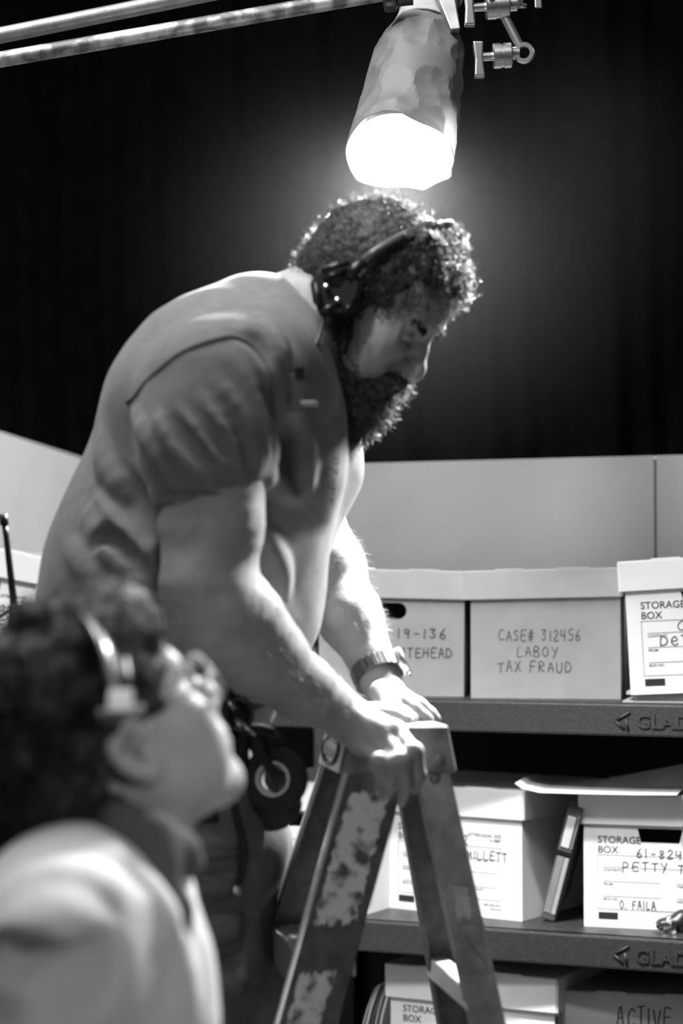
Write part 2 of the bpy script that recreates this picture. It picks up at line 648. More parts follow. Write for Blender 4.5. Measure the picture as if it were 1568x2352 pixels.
# ------------------------------------------------------------------ lettering
STROKES = {
    'A': [[(0, 0), (.5, 1), (1, 0)], [(.2, .38), (.82, .4)]], 'B': [[(0, 0), (0, 1), (.7, .95), (.8, .72), (.1, .52), (.9, .4), (.8, .05), (0, 0)]],
    'C': [[(1, .85), (.6, 1), (.15, .7), (.05, .3), (.4, 0), (1, .12)]], 'D': [[(0, 0), (.08, 1), (.75, .85), (1, .45), (.7, .08), (0, 0)]],
    'E': [[(1, .98), (.1, .95), (0, .02), (.95, 0)], [(.05, .5), (.8, .52)]], 'F': [[(.95, 1), (.08, .95), (0, -.05)], [(.05, .52), (.75, .54)]],
    'H': [[(0, 0), (.05, 1)], [(.95, 0), (.9, 1)], [(0, .48), (.95, .52)]], 'I': [[(.5, 0), (.52, 1)]],
    'L': [[(.05, 1), (0, 0), (.9, .03)]], 'M': [[(0, 0), (.1, 1), (.5, .35), (.9, 1), (1, 0)]], 'N': [[(0, 0), (.05, 1), (.9, 0), (.95, 1)]],
    'O': [[(.55, 1), (.1, .75), (.05, .3), (.45, 0), (.9, .25), (.92, .75), (.5, 1)]], 'P': [[(.1, -.25), (.1, 1), (.75, .95), (.9, .68), (.6, .45), (.12, .42)]],
    'R': [[(0, 0), (.05, 1), (.75, .9), (.8, .62), (.08, .5), (.9, 0)]], 'S': [[(.9, .9), (.4, 1), (.1, .75), (.8, .4), (.75, .08), (.1, .05)]],
    'T': [[(0, .95), (1, 1)], [(.5, .98), (.48, -.05)]], 'U': [[(0, 1), (.05, .2), (.5, 0), (.9, .25), (.95, 1)]], 'V': [[(0, 1), (.45, 0), (1, 1)]],
    'W': [[(0, 1), (.2, 0), (.5, .7), (.8, 0), (1, 1)]], 'X': [[(0, 0), (.95, 1)], [(0, .95), (1, .02)]], 'Y': [[(0, 1), (.5, .5)], [(1, 1), (.35, -.15)]],
    'h': [[(.05, 0), (.1, 1.1)], [(.05, .35), (.5, .6), (.8, .4), (.8, 0)]], 'e': [[(.05, .35), (.85, .5), (.6, .85), (.1, .6), (.1, .15), (.6, 0), (.95, .15)]],
    '0': [[(.5, 1), (.1, .7), (.1, .25), (.5, 0), (.85, .3), (.85, .75), (.5, 1)]], '1': [[(.5, 0), (.52, 1)]], '2': [[(.05, .8), (.5, 1), (.85, .75), (.05, .02), (.95, .03)]],
    '3': [[(.05, .95), (.85, .95), (.4, .58), (.85, .3), (.5, 0), (.05, .1)]], '4': [[(.1, 1), (.05, .45), (.9, .48)], [(.8, 1), (.78, -.05)]],
    '5': [[(.9, 1), (.2, .97), (.12, .55), (.8, .5), (.75, .08), (.1, 0)]], '6': [[(.75, 1), (.2, .55), (.1, .1), (.6, 0), (.85, .25), (.55, .48), (.12, .3)]],
    '7': [[(.05, .95), (.9, 1), (.35, 0)]], '8': [[(.85, .85), (.4, 1), (.2, .75), (.8, .3), (.5, 0), (.1, .2), (.8, .75)]],
    '9': [[(.85, .9), (.3, .95), (.15, .62), (.6, .5), (.85, .85), (.7, 0)]], '#': [[(.25, 0), (.4, 1)], [(.6, 0), (.75, 1)], [(.0, .35), (.95, .4)], [(.05, .65), (1, .7)]],
    '-': [[(.1, .48), (.8, .5)]], '.': [[(.3, 0), (.4, .05)]], '/': [[(.2, 0), (.7, 1)]],
}


def handwriting(text, h, width, stroke, seed, spacing=0.35, aspect=0.62):
    """Marker strokes as flat ribbons in the (x, z) plane, fitted to a width."""
    g = random.Random(seed)
    polys, x = [], 0.0
    for ch in text:
        if ch == ' ':
            x += 0.75
            continue
        w = {'I': 0.4, '1': 0.4, '.': 0.4, 'M': 1.15, 'W': 1.2}.get(ch, 1.0)
        dy, sl = g.uniform(-.06, .06), g.uniform(-.04, .1)
        sy = g.uniform(.92, 1.08)
        for st in STROKES[ch]:
            st = [(x + (px_ * w + sl * pz_) * aspect, pz_ * sy + dy) for px_, pz_ in st]
            if len(st) > 2:
                st = [tuple(q) for q in curve_pts([(a, b, 0) for a, b in st], 4 * len(st))]
                st = [(q[0], q[1]) for q in st]
            polys.append(st)
        x += w * aspect + spacing * g.uniform(.8, 1.2)
    s = width / max(x - spacing, 0.1)
    V, F = [], []
    for k, st in enumerate(polys):
        p = np.array([(a * s, b * h) for a, b in st])
        tg = np.gradient(p, axis=0)
        tg /= np.linalg.norm(tg, axis=1)[:, None] + 1e-9
        nn = np.stack([-tg[:, 1], tg[:, 0]], 1) * stroke / 2
        ext = p.copy()
        ext[0] -= tg[0] * stroke / 2
        ext[-1] += tg[-1] * stroke / 2
        b = len(V)
        for q, m in zip(ext, nn):
            V += [(q[0] - m[0], -0.00002 * k, q[1] - m[1]), (q[0] + m[0], -0.00002 * k, q[1] + m[1])]
        F += [(b + 2 * i, b + 2 * i + 2, b + 2 * i + 3, b + 2 * i + 1) for i in range(len(p) - 1)]
    return np.array(V), F


def print_mesh(text, size, align='LEFT', bold=0.0, extrude=0.0):
    cu = bpy.data.curves.new('type', 'FONT')
    cu.body = text
    cu.size = size
    cu.align_x = align
    cu.offset = bold
    cu.extrude = extrude
    cu.resolution_u = 4
    o = bpy.data.objects.new('type', cu)
    COL.objects.link(o)
    dg = bpy.context.evaluated_depsgraph_get()
    me = bpy.data.meshes.new_from_object(o.evaluated_get(dg))
    bpy.data.objects.remove(o)
    v = np.array([tuple(q.co) for q in me.vertices]).reshape(-1, 3)
    f = [tuple(p.vertices) for p in me.polygons]
    bpy.data.meshes.remove(me)
    return np.stack([v[:, 0], -v[:, 2], v[:, 1]], 1), f      # into the (x, z) plane facing -y


def decal(name, vf, org, material, parent):
    v, f = vf
    return obj(name, np.asarray(v) + np.array(org), f, material, parent)


# ------------------------------------------------------------------ archive boxes
def box_body(w, d, h, hole):
    """Open shell of a carton: bottom, three plain walls, and a front with a cut-out handle."""
    bm = bmesh.new()
    x0, x1, y0, y1 = -w / 2, w / 2, -d / 2, d / 2
    fr = [bm.verts.new(p) for p in ((x0, y0, 0), (x1, y0, 0), (x1, y0, h), (x0, y0, h))]
    bk = [bm.verts.new(p) for p in ((x0, y1, 0), (x1, y1, 0), (x1, y1, h), (x0, y1, h))]
    bm.faces.new((fr[1], bk[1], bk[2], fr[2]))
    bm.faces.new((bk[1], bk[0], bk[3], bk[2]))
    bm.faces.new((bk[0], fr[0], fr[3], bk[3]))
    bm.faces.new((fr[0], bk[0], bk[1], fr[1]))
    bm.faces.new((fr[3], fr[2], bk[2], bk[3]))
    edges = [bm.edges.get((fr[i], fr[(i + 1) % 4])) or bm.edges.new((fr[i], fr[(i + 1) % 4])) for i in range(4)]
    if hole:
        hv = [bm.verts.new((x, y0, z)) for x, z in hole]
        hi = [bm.verts.new((x, y0 + 0.006, z)) for x, z in hole]
        n = len(hole)
        edges += [bm.edges.new((hv[i], hv[(i + 1) % n])) for i in range(n)]
        for i in range(n):
            bm.faces.new((hv[i], hi[i], hi[(i + 1) % n], hv[(i + 1) % n]))
        bmesh.ops.triangle_fill(bm, use_beauty=True, edges=edges)
    else:
        bm.faces.new(fr)
    bmesh.ops.recalc_face_normals(bm, faces=bm.faces)
    me = bpy.data.meshes.new('body')
    bm.to_mesh(me)
    bm.free()
    return me


def stadium(cx, cz, w, h, n=8):
    r = h / 2
    out = []
    for k in range(n + 1):
        a = -math.pi / 2 + math.pi * k / n
        out.append((cx + w / 2 - r + r * math.cos(a), cz + r * math.sin(a)))
    for k in range(n + 1):
        a = math.pi / 2 + math.pi * k / n
        out.append((cx - w / 2 + r + r * math.cos(a), cz + r * math.sin(a)))
    return out


BW, BD, BH = 0.305, 0.385, 0.258


def carton(label, loc, yaw, kind='white', name='storage_box', roll=0.0, lid_roll=0.0, w=BW, d=BD, h=BH, lid_h=0.058, hole=True, hand=(), group='archive boxes on the shelves',
           printed=True, lid_text=None, ink=None, lift=0.0, hole_x=0.0):
    t = thing(name, label, 'box', loc, (0, 0, 0), group)
    t.rotation_euler = (Matrix.Rotation(-yaw, 4, 'Z') @ Matrix.Rotation(-roll, 4, 'Y')).to_euler()
    mb_, ml = (M_WHITEBOX, M_WHITEBOX) if kind == 'white' else (M_KRAFT, M_KRAFTL)
    y = -d / 2
    hp = None
    if hole:
        hp = [(-.045, .198), (-.038, .17), (.038, .17), (.045, .198)] if kind == 'white' else stadium(hole_x, .178, .088, .034)
    link_obj('body', box_body(w, d, h - 0.004, hp), mb_, t)
    # lid: a shallow tray turned over, with folded front flap
    lw, ld = w + .014, d + .014
    z0, z1 = h - lid_h + .004, h + .007
    L = MB()
    n = 8
    for sx in (-1, 1):
        L.box((sx * lw / 2 - .003, -ld / 2, z0), (sx * lw / 2 + .003, ld / 2, z1 - .003))
    for sy in (-1, 1):
        L.box((-lw / 2, sy * ld / 2 - .003, z0), (lw / 2, sy * ld / 2 + .003, z1 - .003))
    L.box((-lw / 2 - .002, -ld / 2 - .002, z1 - .006), (lw / 2 + .002, ld / 2 + .002, z1 - .001))
    L.box((-lw * .3, -ld / 2 - .0025, z1 - .012), (-lw * .12, -ld / 2 + .01, z1 + .0012))
    L.box((lw * .1, -ld / 2 - .0025, z1 - .012), (lw * .3, -ld / 2 + .01, z1 + .0012))
    lid = L.build('lid', ml, t, bevel=.0012, seg=1)
    if lid_roll:
        lid.rotation_euler = (0, -lid_roll, 0)
    ink = ink or (M_INK if kind == 'white' else M_INKG)
    xl = -w / 2
    yf = y - .0006
    if printed and kind == 'white':
        decal('printed_title', print_mesh('STORAGE\nBOX', .0198, 'LEFT', .00022), (xl + .028, yf, .167 + lift), M_INK, t)
        form = MB()
        lw_ = .0008

        def ln(xa, za, xb, zb):
            form.box((xl + min(xa, xb) - lw_ / 2, yf - .0001, min(za, zb) - lw_ / 2), (xl + max(xa, xb) + lw_ / 2, yf + .0004, max(za, zb) + lw_ / 2))
        for q in ((.028, .143, .277, .143), (.028, .036, .277, .036), (.028, .036, .028, .143), (.277, .036, .277, .143),
                  (.039, .119, .268, .119), (.039, .091, .153, .091), (.184, .091, .268, .091), (.039, .0615, .153, .0615), (.184, .0615, .268, .0615)):
            ln(*q)
        form.build('printed_form', M_INK, t)
        for s_, x_, z_ in (('CONTENTS', .039, .111), ('FROM', .039, .083), ('THRU', .184, .083), ('BOX NO.', .039, .0535), ('DESTROY DATE', .184, .0535)):
            decal('printed_caption', print_mesh(s_, .0072, 'LEFT', .00008), (xl + x_, yf, z_), M_INK, t)
        decal('printed_size', print_mesh('LETTER/LEGAL SIZE\nS-3887', .0095, 'RIGHT', .0001), (xl + .277, yf, .164), M_INK, t)
        decal('printed_contact', print_mesh('1-800-295-5510\nuline.com', .0072, 'RIGHT', .00008), (xl + .277, yf, .024), M_INK, t)
        MB().box((xl + .029, yf - .0001, .016), (xl + .068, yf + .0004, .030)).build('printed_block', M_INK, t)
    for k, (s_, x_, z_, h_, w_, st) in enumerate(hand):
        decal('handwriting', handwriting(s_, h_, w_, st, hash(s_) % 97 if False else sum(map(ord, s_)) % 97), (xl + x_, yf - .0003, z_), ink, t)
    if lid_text:
        s_, x_, z_, h_, w_, st = lid_text
        decal('lid_handwriting', handwriting(s_, h_, w_, st, 5), (xl + x_, -ld / 2 - .0036, z_), ink, t)
    return t


Z1, Z2, Z3 = 1.2875, 0.8374, 0.446


def at_front_left(fl, yaw, w=BW, d=BD, roll=0.0, z=None):
    e = np.array([math.cos(yaw), -math.sin(yaw), 0])
    b = np.array([math.sin(yaw), math.cos(yaw), 0])
    p = np.array(fl) + e * w / 2 + b * d / 2
    if z is not None:
        p[2] = z + (w / 2 * math.sin(abs(roll)) if roll else 0)
    return p


# upper shelf
yawZ, yawA, yawB, yawC = R(7.5), R(7.5), R(10.2), R(14)
carton('brown box marked 167 glimpsed between the standing man\'s forearms', at_front_left(P(386, 1600, 4.22), yawZ, z=Z1), yawZ, 'kraft', 'cardboard_box',
       hole=False, hand=(('CASE #167', .10, .125, .02, .18, .0021),))
carton('brown box with oval handle hole, marked case 19-136 Whitehead', at_front_left(P(731, 1600, 4.19), yawA, z=Z1), yawA, 'kraft', 'cardboard_box', roll=R(-.5), lid_roll=R(-.8), hole_x=-.012,
       hand=(('CASE # 19-136', .03, .122, .019, .236, .0023), ('ON-WHITEHEAD', .092, .082, .019, .186, .0023)))
carton('brown closed box marked Laboy tax fraud, between two lidded boxes', at_front_left(P(1081, 1606, 4.10), yawB, z=Z1), yawB, 'kraft', 'cardboard_box', roll=0, lid_roll=R(1.3), hole=False,
       hand=(('CASE# 312456', .058, .118, .021, .166, .0017), ('LABOY', .096, .085, .02, .082, .0017), ('TAX FRAUD', .056, .054, .02, .148, .0019)))
FOLD_Z = Z1 + .030
carton('white storage box tilted on a pile of folders at upper right', at_front_left(P(1448, 1578, 3.92), yawC, z=FOLD_Z) - np.array([0, 0, .0075]), yawC, 'white', roll=R(2.8), lid_roll=R(.6),
       hand=(('Ch', .098, .122, .019, .034, .0019), ('DeT.', .063, .095, .018, .066, .0021)))
# middle shelf
yawD, yawE, yawF = R(30), R(34), R(17)
carton('white storage box behind the left ladder rails on the middle shelf', at_front_left(PZ(556, 2072, Z2), yawD, z=Z2), yawD, 'white', w=.32, hand=(('7', .2, .118, .02, .01, .0016),))
carton('white storage box marked Millett, turned sideways behind the right ladder rail', at_front_left(PZ(889, 2084, Z2), yawE, w=.325, d=.33, z=Z2), yawE, 'white', w=.325, d=.33, hole=False,
       hand=(('2', .186, .147, .017, .011, .0021), ('E-MILLETT', .165, .117, .018, .125, .0021)))
carton('white storage box marked petty theft at right on the middle shelf', at_front_left(PZ(1341, 2127, Z2), yawF, z=Z2), yawF, 'white',
       hand=(('61-824', .106, .1395, .0165, .088, .002), ('PETTY THEFT', .078, .114, .0165, .2, .002), ('O. FAILA', .072, .039, .0155, .07, .002)))
# bottom shelf
yawG, yawH = R(27), R(13)
g_fl = P(897, 2300, 4.15)
carton('white storage box at the bottom, cut off below its title', at_front_left(g_fl, yawG, w=.36, z=Z3), yawG, 'white', w=.36, h=.287, lid_h=.066, hand=(), lift=.03)
carton('grey box with active written on its lid at lower right', at_front_left(P(1296, 2300, 4.02), yawH, w=.33, z=Z3), yawH, 'kraft', 'cardboard_box', w=.33, h=.258, lid_h=.078, hole=False,
       lid_text=('ACTIVE', .105, .200, .036, .105, .003))
# left shelves
yawI = R(-57)
carton('white storage box at far left behind the radio antenna', (-0.865, 4.17, 1.335), yawI, 'white', d=.3, roll=R(-5), lid_roll=R(-2),
       hand=(('BE', .2, .125, .02, .034, .0022), ('FT', .2, .098, .02, .034, .0022)))
carton('white storage box at far left, one shelf below the antenna', (-0.91, 4.06, .915), yawI, 'white', d=.3, hand=())
carton('white box just behind the standing man\'s lower back', (-0.80, 4.75, 1.33), R(-70), 'white', hand=(), printed=False, hole=False)


# ------------------------------------------------------------------ shelving
def embossed(parent, x, z, s):
    M_ = MB()
    v, f = print_mesh('GLADIATOR', .052 * s, 'LEFT', .0009, .0015)
    v = np.array(v)
    v[:, 0] *= 1.06
    obj('embossed_name', v + np.array([x + .042, -.0022, z - .017 * s]), f, M_SHELF, parent)
    # winged mark: two strokes meeting at a point and a short foot
    for a, b in (((0, .0), (.030, .017)), ((0, .0), (.018, -.016)), ((.022, .004), (.026, -.018))):
        M_.tube([(x + a[0], -.001, z + a[1]), (x + b[0], -.001, z + b[1])], .0032, 6)
    M_.build('embossed_mark', M_SHELF, parent, smooth=True)


u = thing('shelving_unit', 'dark metal shelving unit holding the boxes along the right-hand partition', 'shelf', rw(0, 0, 0), (0, 0, -WA))
A0, A1, DEP = -0.62, 1.15, 0.61
BEAMH = 0.062
for z in (Z1, Z2, Z3, 0.12):
    MB().box((A0 + .03, .012, z - .022), (A1 - .03, DEP - .012, z)).build('shelf_board', M_SHELFT, u)
    fb = MB().box((A0 + .02, 0, z - BEAMH), (A1 - .02, .03, z)).build('front_beam', M_SHELF, u, bevel=.004)
    MB().box((A0 + .02, DEP - .03, z - BEAMH), (A1 - .02, DEP, z)).build('rear_beam', M_SHELF, u, bevel=.004)
for x in (A0, A1 - .04):
    for y in (0.004, DEP - .044):
        MB().box((x, y, 0), (x + .04, y + .04, Z1 + .001)).build('post', M_SHELF, u, bevel=.003)
MB().box((A0 + .02, DEP + .001, .1), (A1 - .02, DEP + .006, Z1 - .03)).build('back_panel', M_BLACKM, u)
embossed(u, .185, Z1 - .033, .72)
embossed(u, .18, Z2 - .033, .72)

ul = thing('shelving_unit', 'dark metal shelving unit against the pale left-hand partition', 'shelf', (-0.86, 4.45, 0), (0, 0, R(60)))
for z in (1.20, .78, .36):
    MB().box((-.55, -.26, z - .04), (.55, .2, z)).build('shelf_board', M_SHELF, ul, bevel=.003)
for x in (-.55, .51):
    for y in (-.26, .16):
        MB().box((x, y, 0), (x + .04, y + .04, 1.2)).build('post', M_SHELF, ul, bevel=.003)

# ------------------------------------------------------------------ loose papers on the shelves
FC = np.array(at_front_left(P(1448, 1578, 3.92), yawC, z=Z1))


def sheet_stack(name, label, cat, loc, yaw, w, d, th, material, group=None, curl=0.0, page=None):
    t = thing(name, label, cat, loc, (0, 0, -yaw), group)
    nx_ = 8
    M_ = MB()
    xs = np.linspace(-w / 2, w / 2, nx_ + 1)
    for a, b in zip(xs[:-1], xs[1:]):
        za, zb = (curl * max(0, -a / (w / 2) - .3) ** 2, curl * max(0, -b / (w / 2) - .3) ** 2)
        M_.hexa([(a, -d / 2, za), (b, -d / 2, zb), (b, d / 2, zb), (a, d / 2, za)], [(a, -d / 2, za + th), (b, -d / 2, zb + th), (b, d / 2, zb + th), (a, d / 2, za + th)])
    M_.build('cover', material, t)
    if page:
        MB().box((-w / 2 + .004, -d / 2 - .003, th * .25), (w / 2 - .01, d / 2 - .01, th * .7)).build('pages', page, t)
    return t


gp = 'folders under the tilted white box'
sheet_stack('file_folder', 'pale bottom file folder of the pile under the tilted box', 'folder', FC + np.array([-.012, -.03, 0]), yawC, .33, .30, .003, M_PAPERG, gp)
sheet_stack('file_folder', 'thick white-edged file folder in the pile under the tilted box', 'folder', FC + np.array([.0, -.025, .0035]), yawC + .02, .30, .30, .011, M_PAPER, gp, page=M_PAPERG)
sheet_stack('file_folder', 'thin buff file folder near the top of the pile under the tilted box', 'folder', FC + np.array([-.006, -.02, .015]), yawC - .02, .33, .30, .006, M_PAPERG, gp)
sheet_stack('file_folder', 'dark topmost file folder directly under the tilted white box', 'folder', FC + np.array([.0, -.015, .0215]), yawC, .315, .30, .0065, M_FOLDER, gp)

F_top = Z2 + BH + .0095
pf = at_front_left(PZ(1341, 2127, Z2), yawF, z=F_top)
t = thing('paper_sheet', 'bent white paper lying on the lid of the petty theft box', 'paper', pf + np.array([-.125, -.11, 0]), (0, 0, -yawF))
v, f = [], []
for k, (x, z) in enumerate(((-.19, .020), (-.175, .010), (-.14, .003), (-.05, .003), (.05, .004), (.13, .006))):
    for y, dz in ((-.12, 0.0), (.0, .004), (.1, .045 * max(0, (x + .1) / .23))):
        v.append((x, y, z + dz))
for i_ in range(5):
    for j_ in range(2):
        a = i_ * 3 + j_
        f.append((a, a + 3, a + 4, a + 1))
o = obj('sheet', v, f, M_PAPER, t)
md = o.modifiers.new('thickness', 'SOLIDIFY')
md.thickness = .0012

# leaning plastic case between the two middle boxes
p0, p1 = PZ(1256, 2118, Z2), P(1322, 1858, 3.99)
t = thing('leaning_binder', 'dark binder with a clear spine sleeve leaning against the petty theft box', 'binder', p0)
ax = p1 - p0
up = ax / np.linalg.norm(ax)
side = np.array([math.cos(yawF), -math.sin(yawF), 0])
side = side - up * np.dot(side, up)
side /= np.linalg.norm(side)
bk = np.cross(side, up)
bk = bk if bk[1] > 0 else -bk
LL = np.linalg.norm(ax)


def slab(lo, hi, nm, m, bev=.0015):
    q = [p0 + side * x + bk * y + up * z for x, y, z in
         ((lo[0], lo[1], lo[2]), (hi[0], lo[1], lo[2]), (hi[0], hi[1], lo[2]), (lo[0], hi[1], lo[2]), (lo[0], lo[1], hi[2]), (hi[0], lo[1], hi[2]), (hi[0], hi[1], hi[2]), (lo[0], hi[1], hi[2]))]
    return MB().add(q, [(3, 2, 1, 0), (4, 5, 6, 7), (0, 1, 5, 4), (1, 2, 6, 5), (2, 3, 7, 6), (3, 0, 4, 7)]).build(nm, m, t, world=True, bevel=bev)


slab((-.016, 0, .004), (.014, .17, LL), 'case', M_FOLDER, .004)
slab((-.012, -.0015, .02), (.002, .001, LL * .58), 'spine_strip', mat('spine_card', .3, .4, var=.05, vscale=20))
slab((.003, -.0015, .02), (.012, .001, LL * .58), 'spine_strip', mat('spine_card_pale', .48, .35, var=.05, vscale=20))
slab((-.011, -.002, LL * .66), (.006, .001, LL * .93), 'spine_label', M_WHITEP)
slab((-.017, -.003, LL * .59), (.015, .002, LL * .63), 'spine_band', M_BLACK)
slab((.009, -.003, LL * .66), (.013, .001, LL * .95), 'spine_edge', M_GREYP)

# clear bag with a dark object at the right end of the middle shelf
q = PZ(1560, 2140, Z2)
t = thing('evidence_bag', 'small clear plastic bag with a dark object in front of the petty theft box', 'bag', q)
sd = Sdf()
for k_, (dx, dz, r_) in enumerate(((0, .018, .018), (-.028, .014, .013), (.03, .018, .016), (.01, .032, .012))):
    sd.ell(q + np.array([dx, 0, dz]), (r_ * 1.5, r_ * 1.1, r_), k=.01)
v, f = sd.mesh(.002)
obj('dark_contents', v, f, M_BLACK, t, True, True)
g = np.random.default_rng(5)
nu, nv = 16, 8
v = []
for i_ in range(nu):
    for j_ in range(nv):
        a_, b_ = -1 + 2 * i_ / (nu - 1), j_ / (nv - 1)
        v.append(q + np.array([a_ * .058, -.026 + .004 * math.sin(9 * a_ + 3 * b_) + .02 * b_ + g.normal() * .002, .002 + .045 * b_ * (1 + .12 * math.sin(5 * a_)) + g.normal() * .0015]))
f = [(i_ * nv + j_, (i_ + 1) * nv + j_, (i_ + 1) * nv + j_ + 1, i_ * nv + j_ + 1) for i_ in range(nu - 1) for j_ in range(nv - 1)]
mp_ = bpy.data.materials.new('clear_film')
mp_.use_nodes = True
nt = mp_.node_tree
gl = nt.nodes.new('ShaderNodeBsdfGlossy')
gl.inputs['Roughness'].default_value = .15
tr = nt.nodes.new('ShaderNodeBsdfTransparent')
mx = nt.nodes.new('ShaderNodeMixShader')
mx.inputs[0].default_value = .22
nt.links.new(tr.outputs[0], mx.inputs[1])
nt.links.new(gl.outputs[0], mx.inputs[2])
nt.links.new(mx.outputs[0], nt.nodes['Material Output'].inputs[0])
obj('film', v, f, mp_, t, False, True)

# files standing beside the bottom box and a dark bottle between the bottom boxes
gp = 'loose files beside the bottom storage box'
base = np.array([*g_fl[:2], Z3])
eG = np.array([math.cos(yawG), -math.sin(yawG), 0])
for k_, (m_, dz) in enumerate(((M_PAPERG, 0), (M_PAPER, .006), (M_FOLDER, -.004), (M_PAPERG, .003), (M_PAPER, -.008))):
    t = thing('standing_file', ('leftmost of the leaning files by the bottom storage box', 'second leaning file from the left by the bottom storage box', 'dark leaning file in the middle of the bottom row',
                                'buff leaning file, second nearest the bottom storage box', 'pale leaning file touching the bottom storage box')[k_], 'file',
              base - eG * (.1 - k_ * .012) + np.array([0, .02, 0]), (0, 0, -yawG), gp)
    lean = .055 - .004 * k_
    hh = .235 + dz
    pts = [(-.002, 0), (lean * .3, hh * .4), (lean * .8, hh * .8), (lean * 1.15, hh)]
    M_ = MB()
    for (xa, za), (xb, zb) in zip(pts[:-1], pts[1:]):
        M_.hexa([(xa, 0, za), (xa + .004, 0, za), (xa + .004, .24, za), (xa, .24, za)], [(xb, 0, zb), (xb + .004, 0, zb), (xb + .004, .24, zb), (xb, .24, zb)])
    M_.build('cover', m_, t)
q = P(1270, 2340, 4.0)
q[2] = Z3
t = thing('dark_bottle', 'dark narrow bottle squeezed between the two bottom boxes', 'bottle', q)
smooth_by_angle(MB().lathe([(0, 0), (.019, 0), (.021, .004), (.020, .17), (.016, .19), (.009, .198)], sides=24).build('glass', M_BLACK, t))
smooth_by_angle(MB().lathe([(.0105, .196), (.0105, .212), (.008, .216), (0, .216)], sides=20).build('cap', M_FOLDER, t))
# ------------------------------------------------------------------ step ladder
PHI = R(10)
LO = P(795, 1668, 2.63)
CAPZ = float(LO[2])
lad = thing('step_ladder', 'scuffed metal step ladder under the standing man\'s hands', 'ladder', (LO[0], LO[1], 0), (0, 0, PHI))
CW, CL, CH = .142, .18, .064
m = MB()
# cap: flared cover with a slightly rounded top
m.hexa([(-.006, -.004, CAPZ - CH), (CW + .008, -.004, CAPZ - CH), (CW + .008, CL + .004, CAPZ - CH), (-.006, CL + .004, CAPZ - CH)],
       [(.006, .0, CAPZ), (CW - .004, .0, CAPZ), (CW - .004, CL, CAPZ), (.006, CL, CAPZ)])
capo = m.build('cap', M_CAPM, lad, bevel=.006, seg=3)
for x, z in ((CW - .018, CAPZ - .046), (CW - .022, CAPZ - .071)):
    smooth_by_angle(MB().lathe([(.0075, 0), (.0075, .002), (.006, .0045), (0, .0055)], (x, -.003 if z > CAPZ - .06 else .004, z), (0, -1, 0), 18).build('rivet', M_CAPM, lad))
# badge plate on the front of the cap
bx_ = -.0075
pl = MB()
pl.hexa([(bx_ - .0025, .012, CAPZ - CH + .002), (bx_, .012, CAPZ - CH + .002), (bx_, CL - .012, CAPZ - CH + .002), (bx_ - .0025, CL - .012, CAPZ - CH + .002)],
        [(bx_ + .0085, .014, CAPZ - .012), (bx_ + .011, .014, CAPZ - .012), (bx_ + .011, CL - .014, CAPZ - .012), (bx_ + .0085, CL - .014, CAPZ - .012)])
badge = pl.build('badge_plate', M_ALU, lad, bevel=.001)
ring = []
for k in range(33):
    a = 2 * math.pi * k / 32
    ring.append((bx_ - .002 + .0045 * (1 + math.sin(a)), CL / 2 + .058 * math.cos(a), CAPZ - .037 + .019 * math.sin(a)))
MB().tube(ring, .0035, 8, cap=False).build('badge_rim', M_BLACK, badge, smooth=True)
for k in range(5):
    y = CL / 2 + (k - 2) * .019
    MB().tube([(bx_ + .0005, y - .005, CAPZ - .045), (bx_ + .002, y + .004, CAPZ - .036), (bx_ + .004, y - .004, CAPZ - .028)], .003, 6).build('badge_relief', M_ALU, badge, smooth=True)


FL_S, BK_S, FLARE = .31, .2, .12


def channel(name, x_top, width, slope, side, material, zt, zb=0.0, lip=.026, th=.0045, y_in=0.0):
    """C-section rail: web facing outwards, two flanges turned inwards. side -1 near, +1 far."""
    def ring_(z):
        dz = zt - z
        x0 = x_top + slope * dz
        x1 = x0 + width
        yo = (y_in if side < 0 else CL - y_in) + side * FLARE * dz
        i = -side
        pr = [(x0, yo), (x1, yo), (x1, yo + i * lip), (x1 - th, yo + i * lip), (x1 - th, yo + i * th), (x0 + th, yo + i * th), (x0 + th, yo + i * lip), (x0, yo + i * lip)]
        return [(a, b, z) for a, b in pr]
    a, b = ring_(zb), ring_(zt)
    f = [tuple(range(8)), tuple(range(15, 7, -1))] + [(i, (i + 1) % 8, (i + 1) % 8 + 8, i + 8) for i in range(8)]
    o = MB().add(a + b, f).build(name, material, lad)
    bm = bmesh.new()
    bm.from_mesh(o.data)
    bmesh.ops.recalc_face_normals(bm, faces=bm.faces)
    es = [e for e in bm.edges if e.calc_face_angle(0) > .5]
    bmesh.ops.bevel(bm, geom=es, offset=.0012, segments=2, affect='EDGES')
    bm.to_mesh(o.data)
    bm.free()
    return o


ZT = CAPZ - CH + .006
FW, BKW = .082, .046
near_front = channel('front_rail', .000, FW, -FL_S, -1, M_LADDER, ZT)
far_front = channel('front_rail', .000, FW, -FL_S, 1, M_LADDER, ZT)
near_back = channel('rear_rail', CW - .048, BKW, BK_S, -1, M_LADDERG, ZT, y_in=.004)
far_back = channel('rear_rail', CW - .048, BKW, BK_S, 1, M_LADDER, ZT, y_in=.004)


for z0_, z1_, nm_ in ((0.0, ZT, near_front), (0.0, ZT, far_front)):
    sg = -1 if nm_ is near_front else 1
    yb = 0 if sg < 0 else CL
    MB().tube([(-FL_S * (ZT - z0_) + .001, yb + sg * FLARE * (ZT - z0_) - sg * .001, z0_), (.001, yb - sg * .001, z1_)], .0036, 10).build('edge_glint', M_ALU, nm_, smooth=True)  # bright tube added to imitate the lit glint along the rail edge


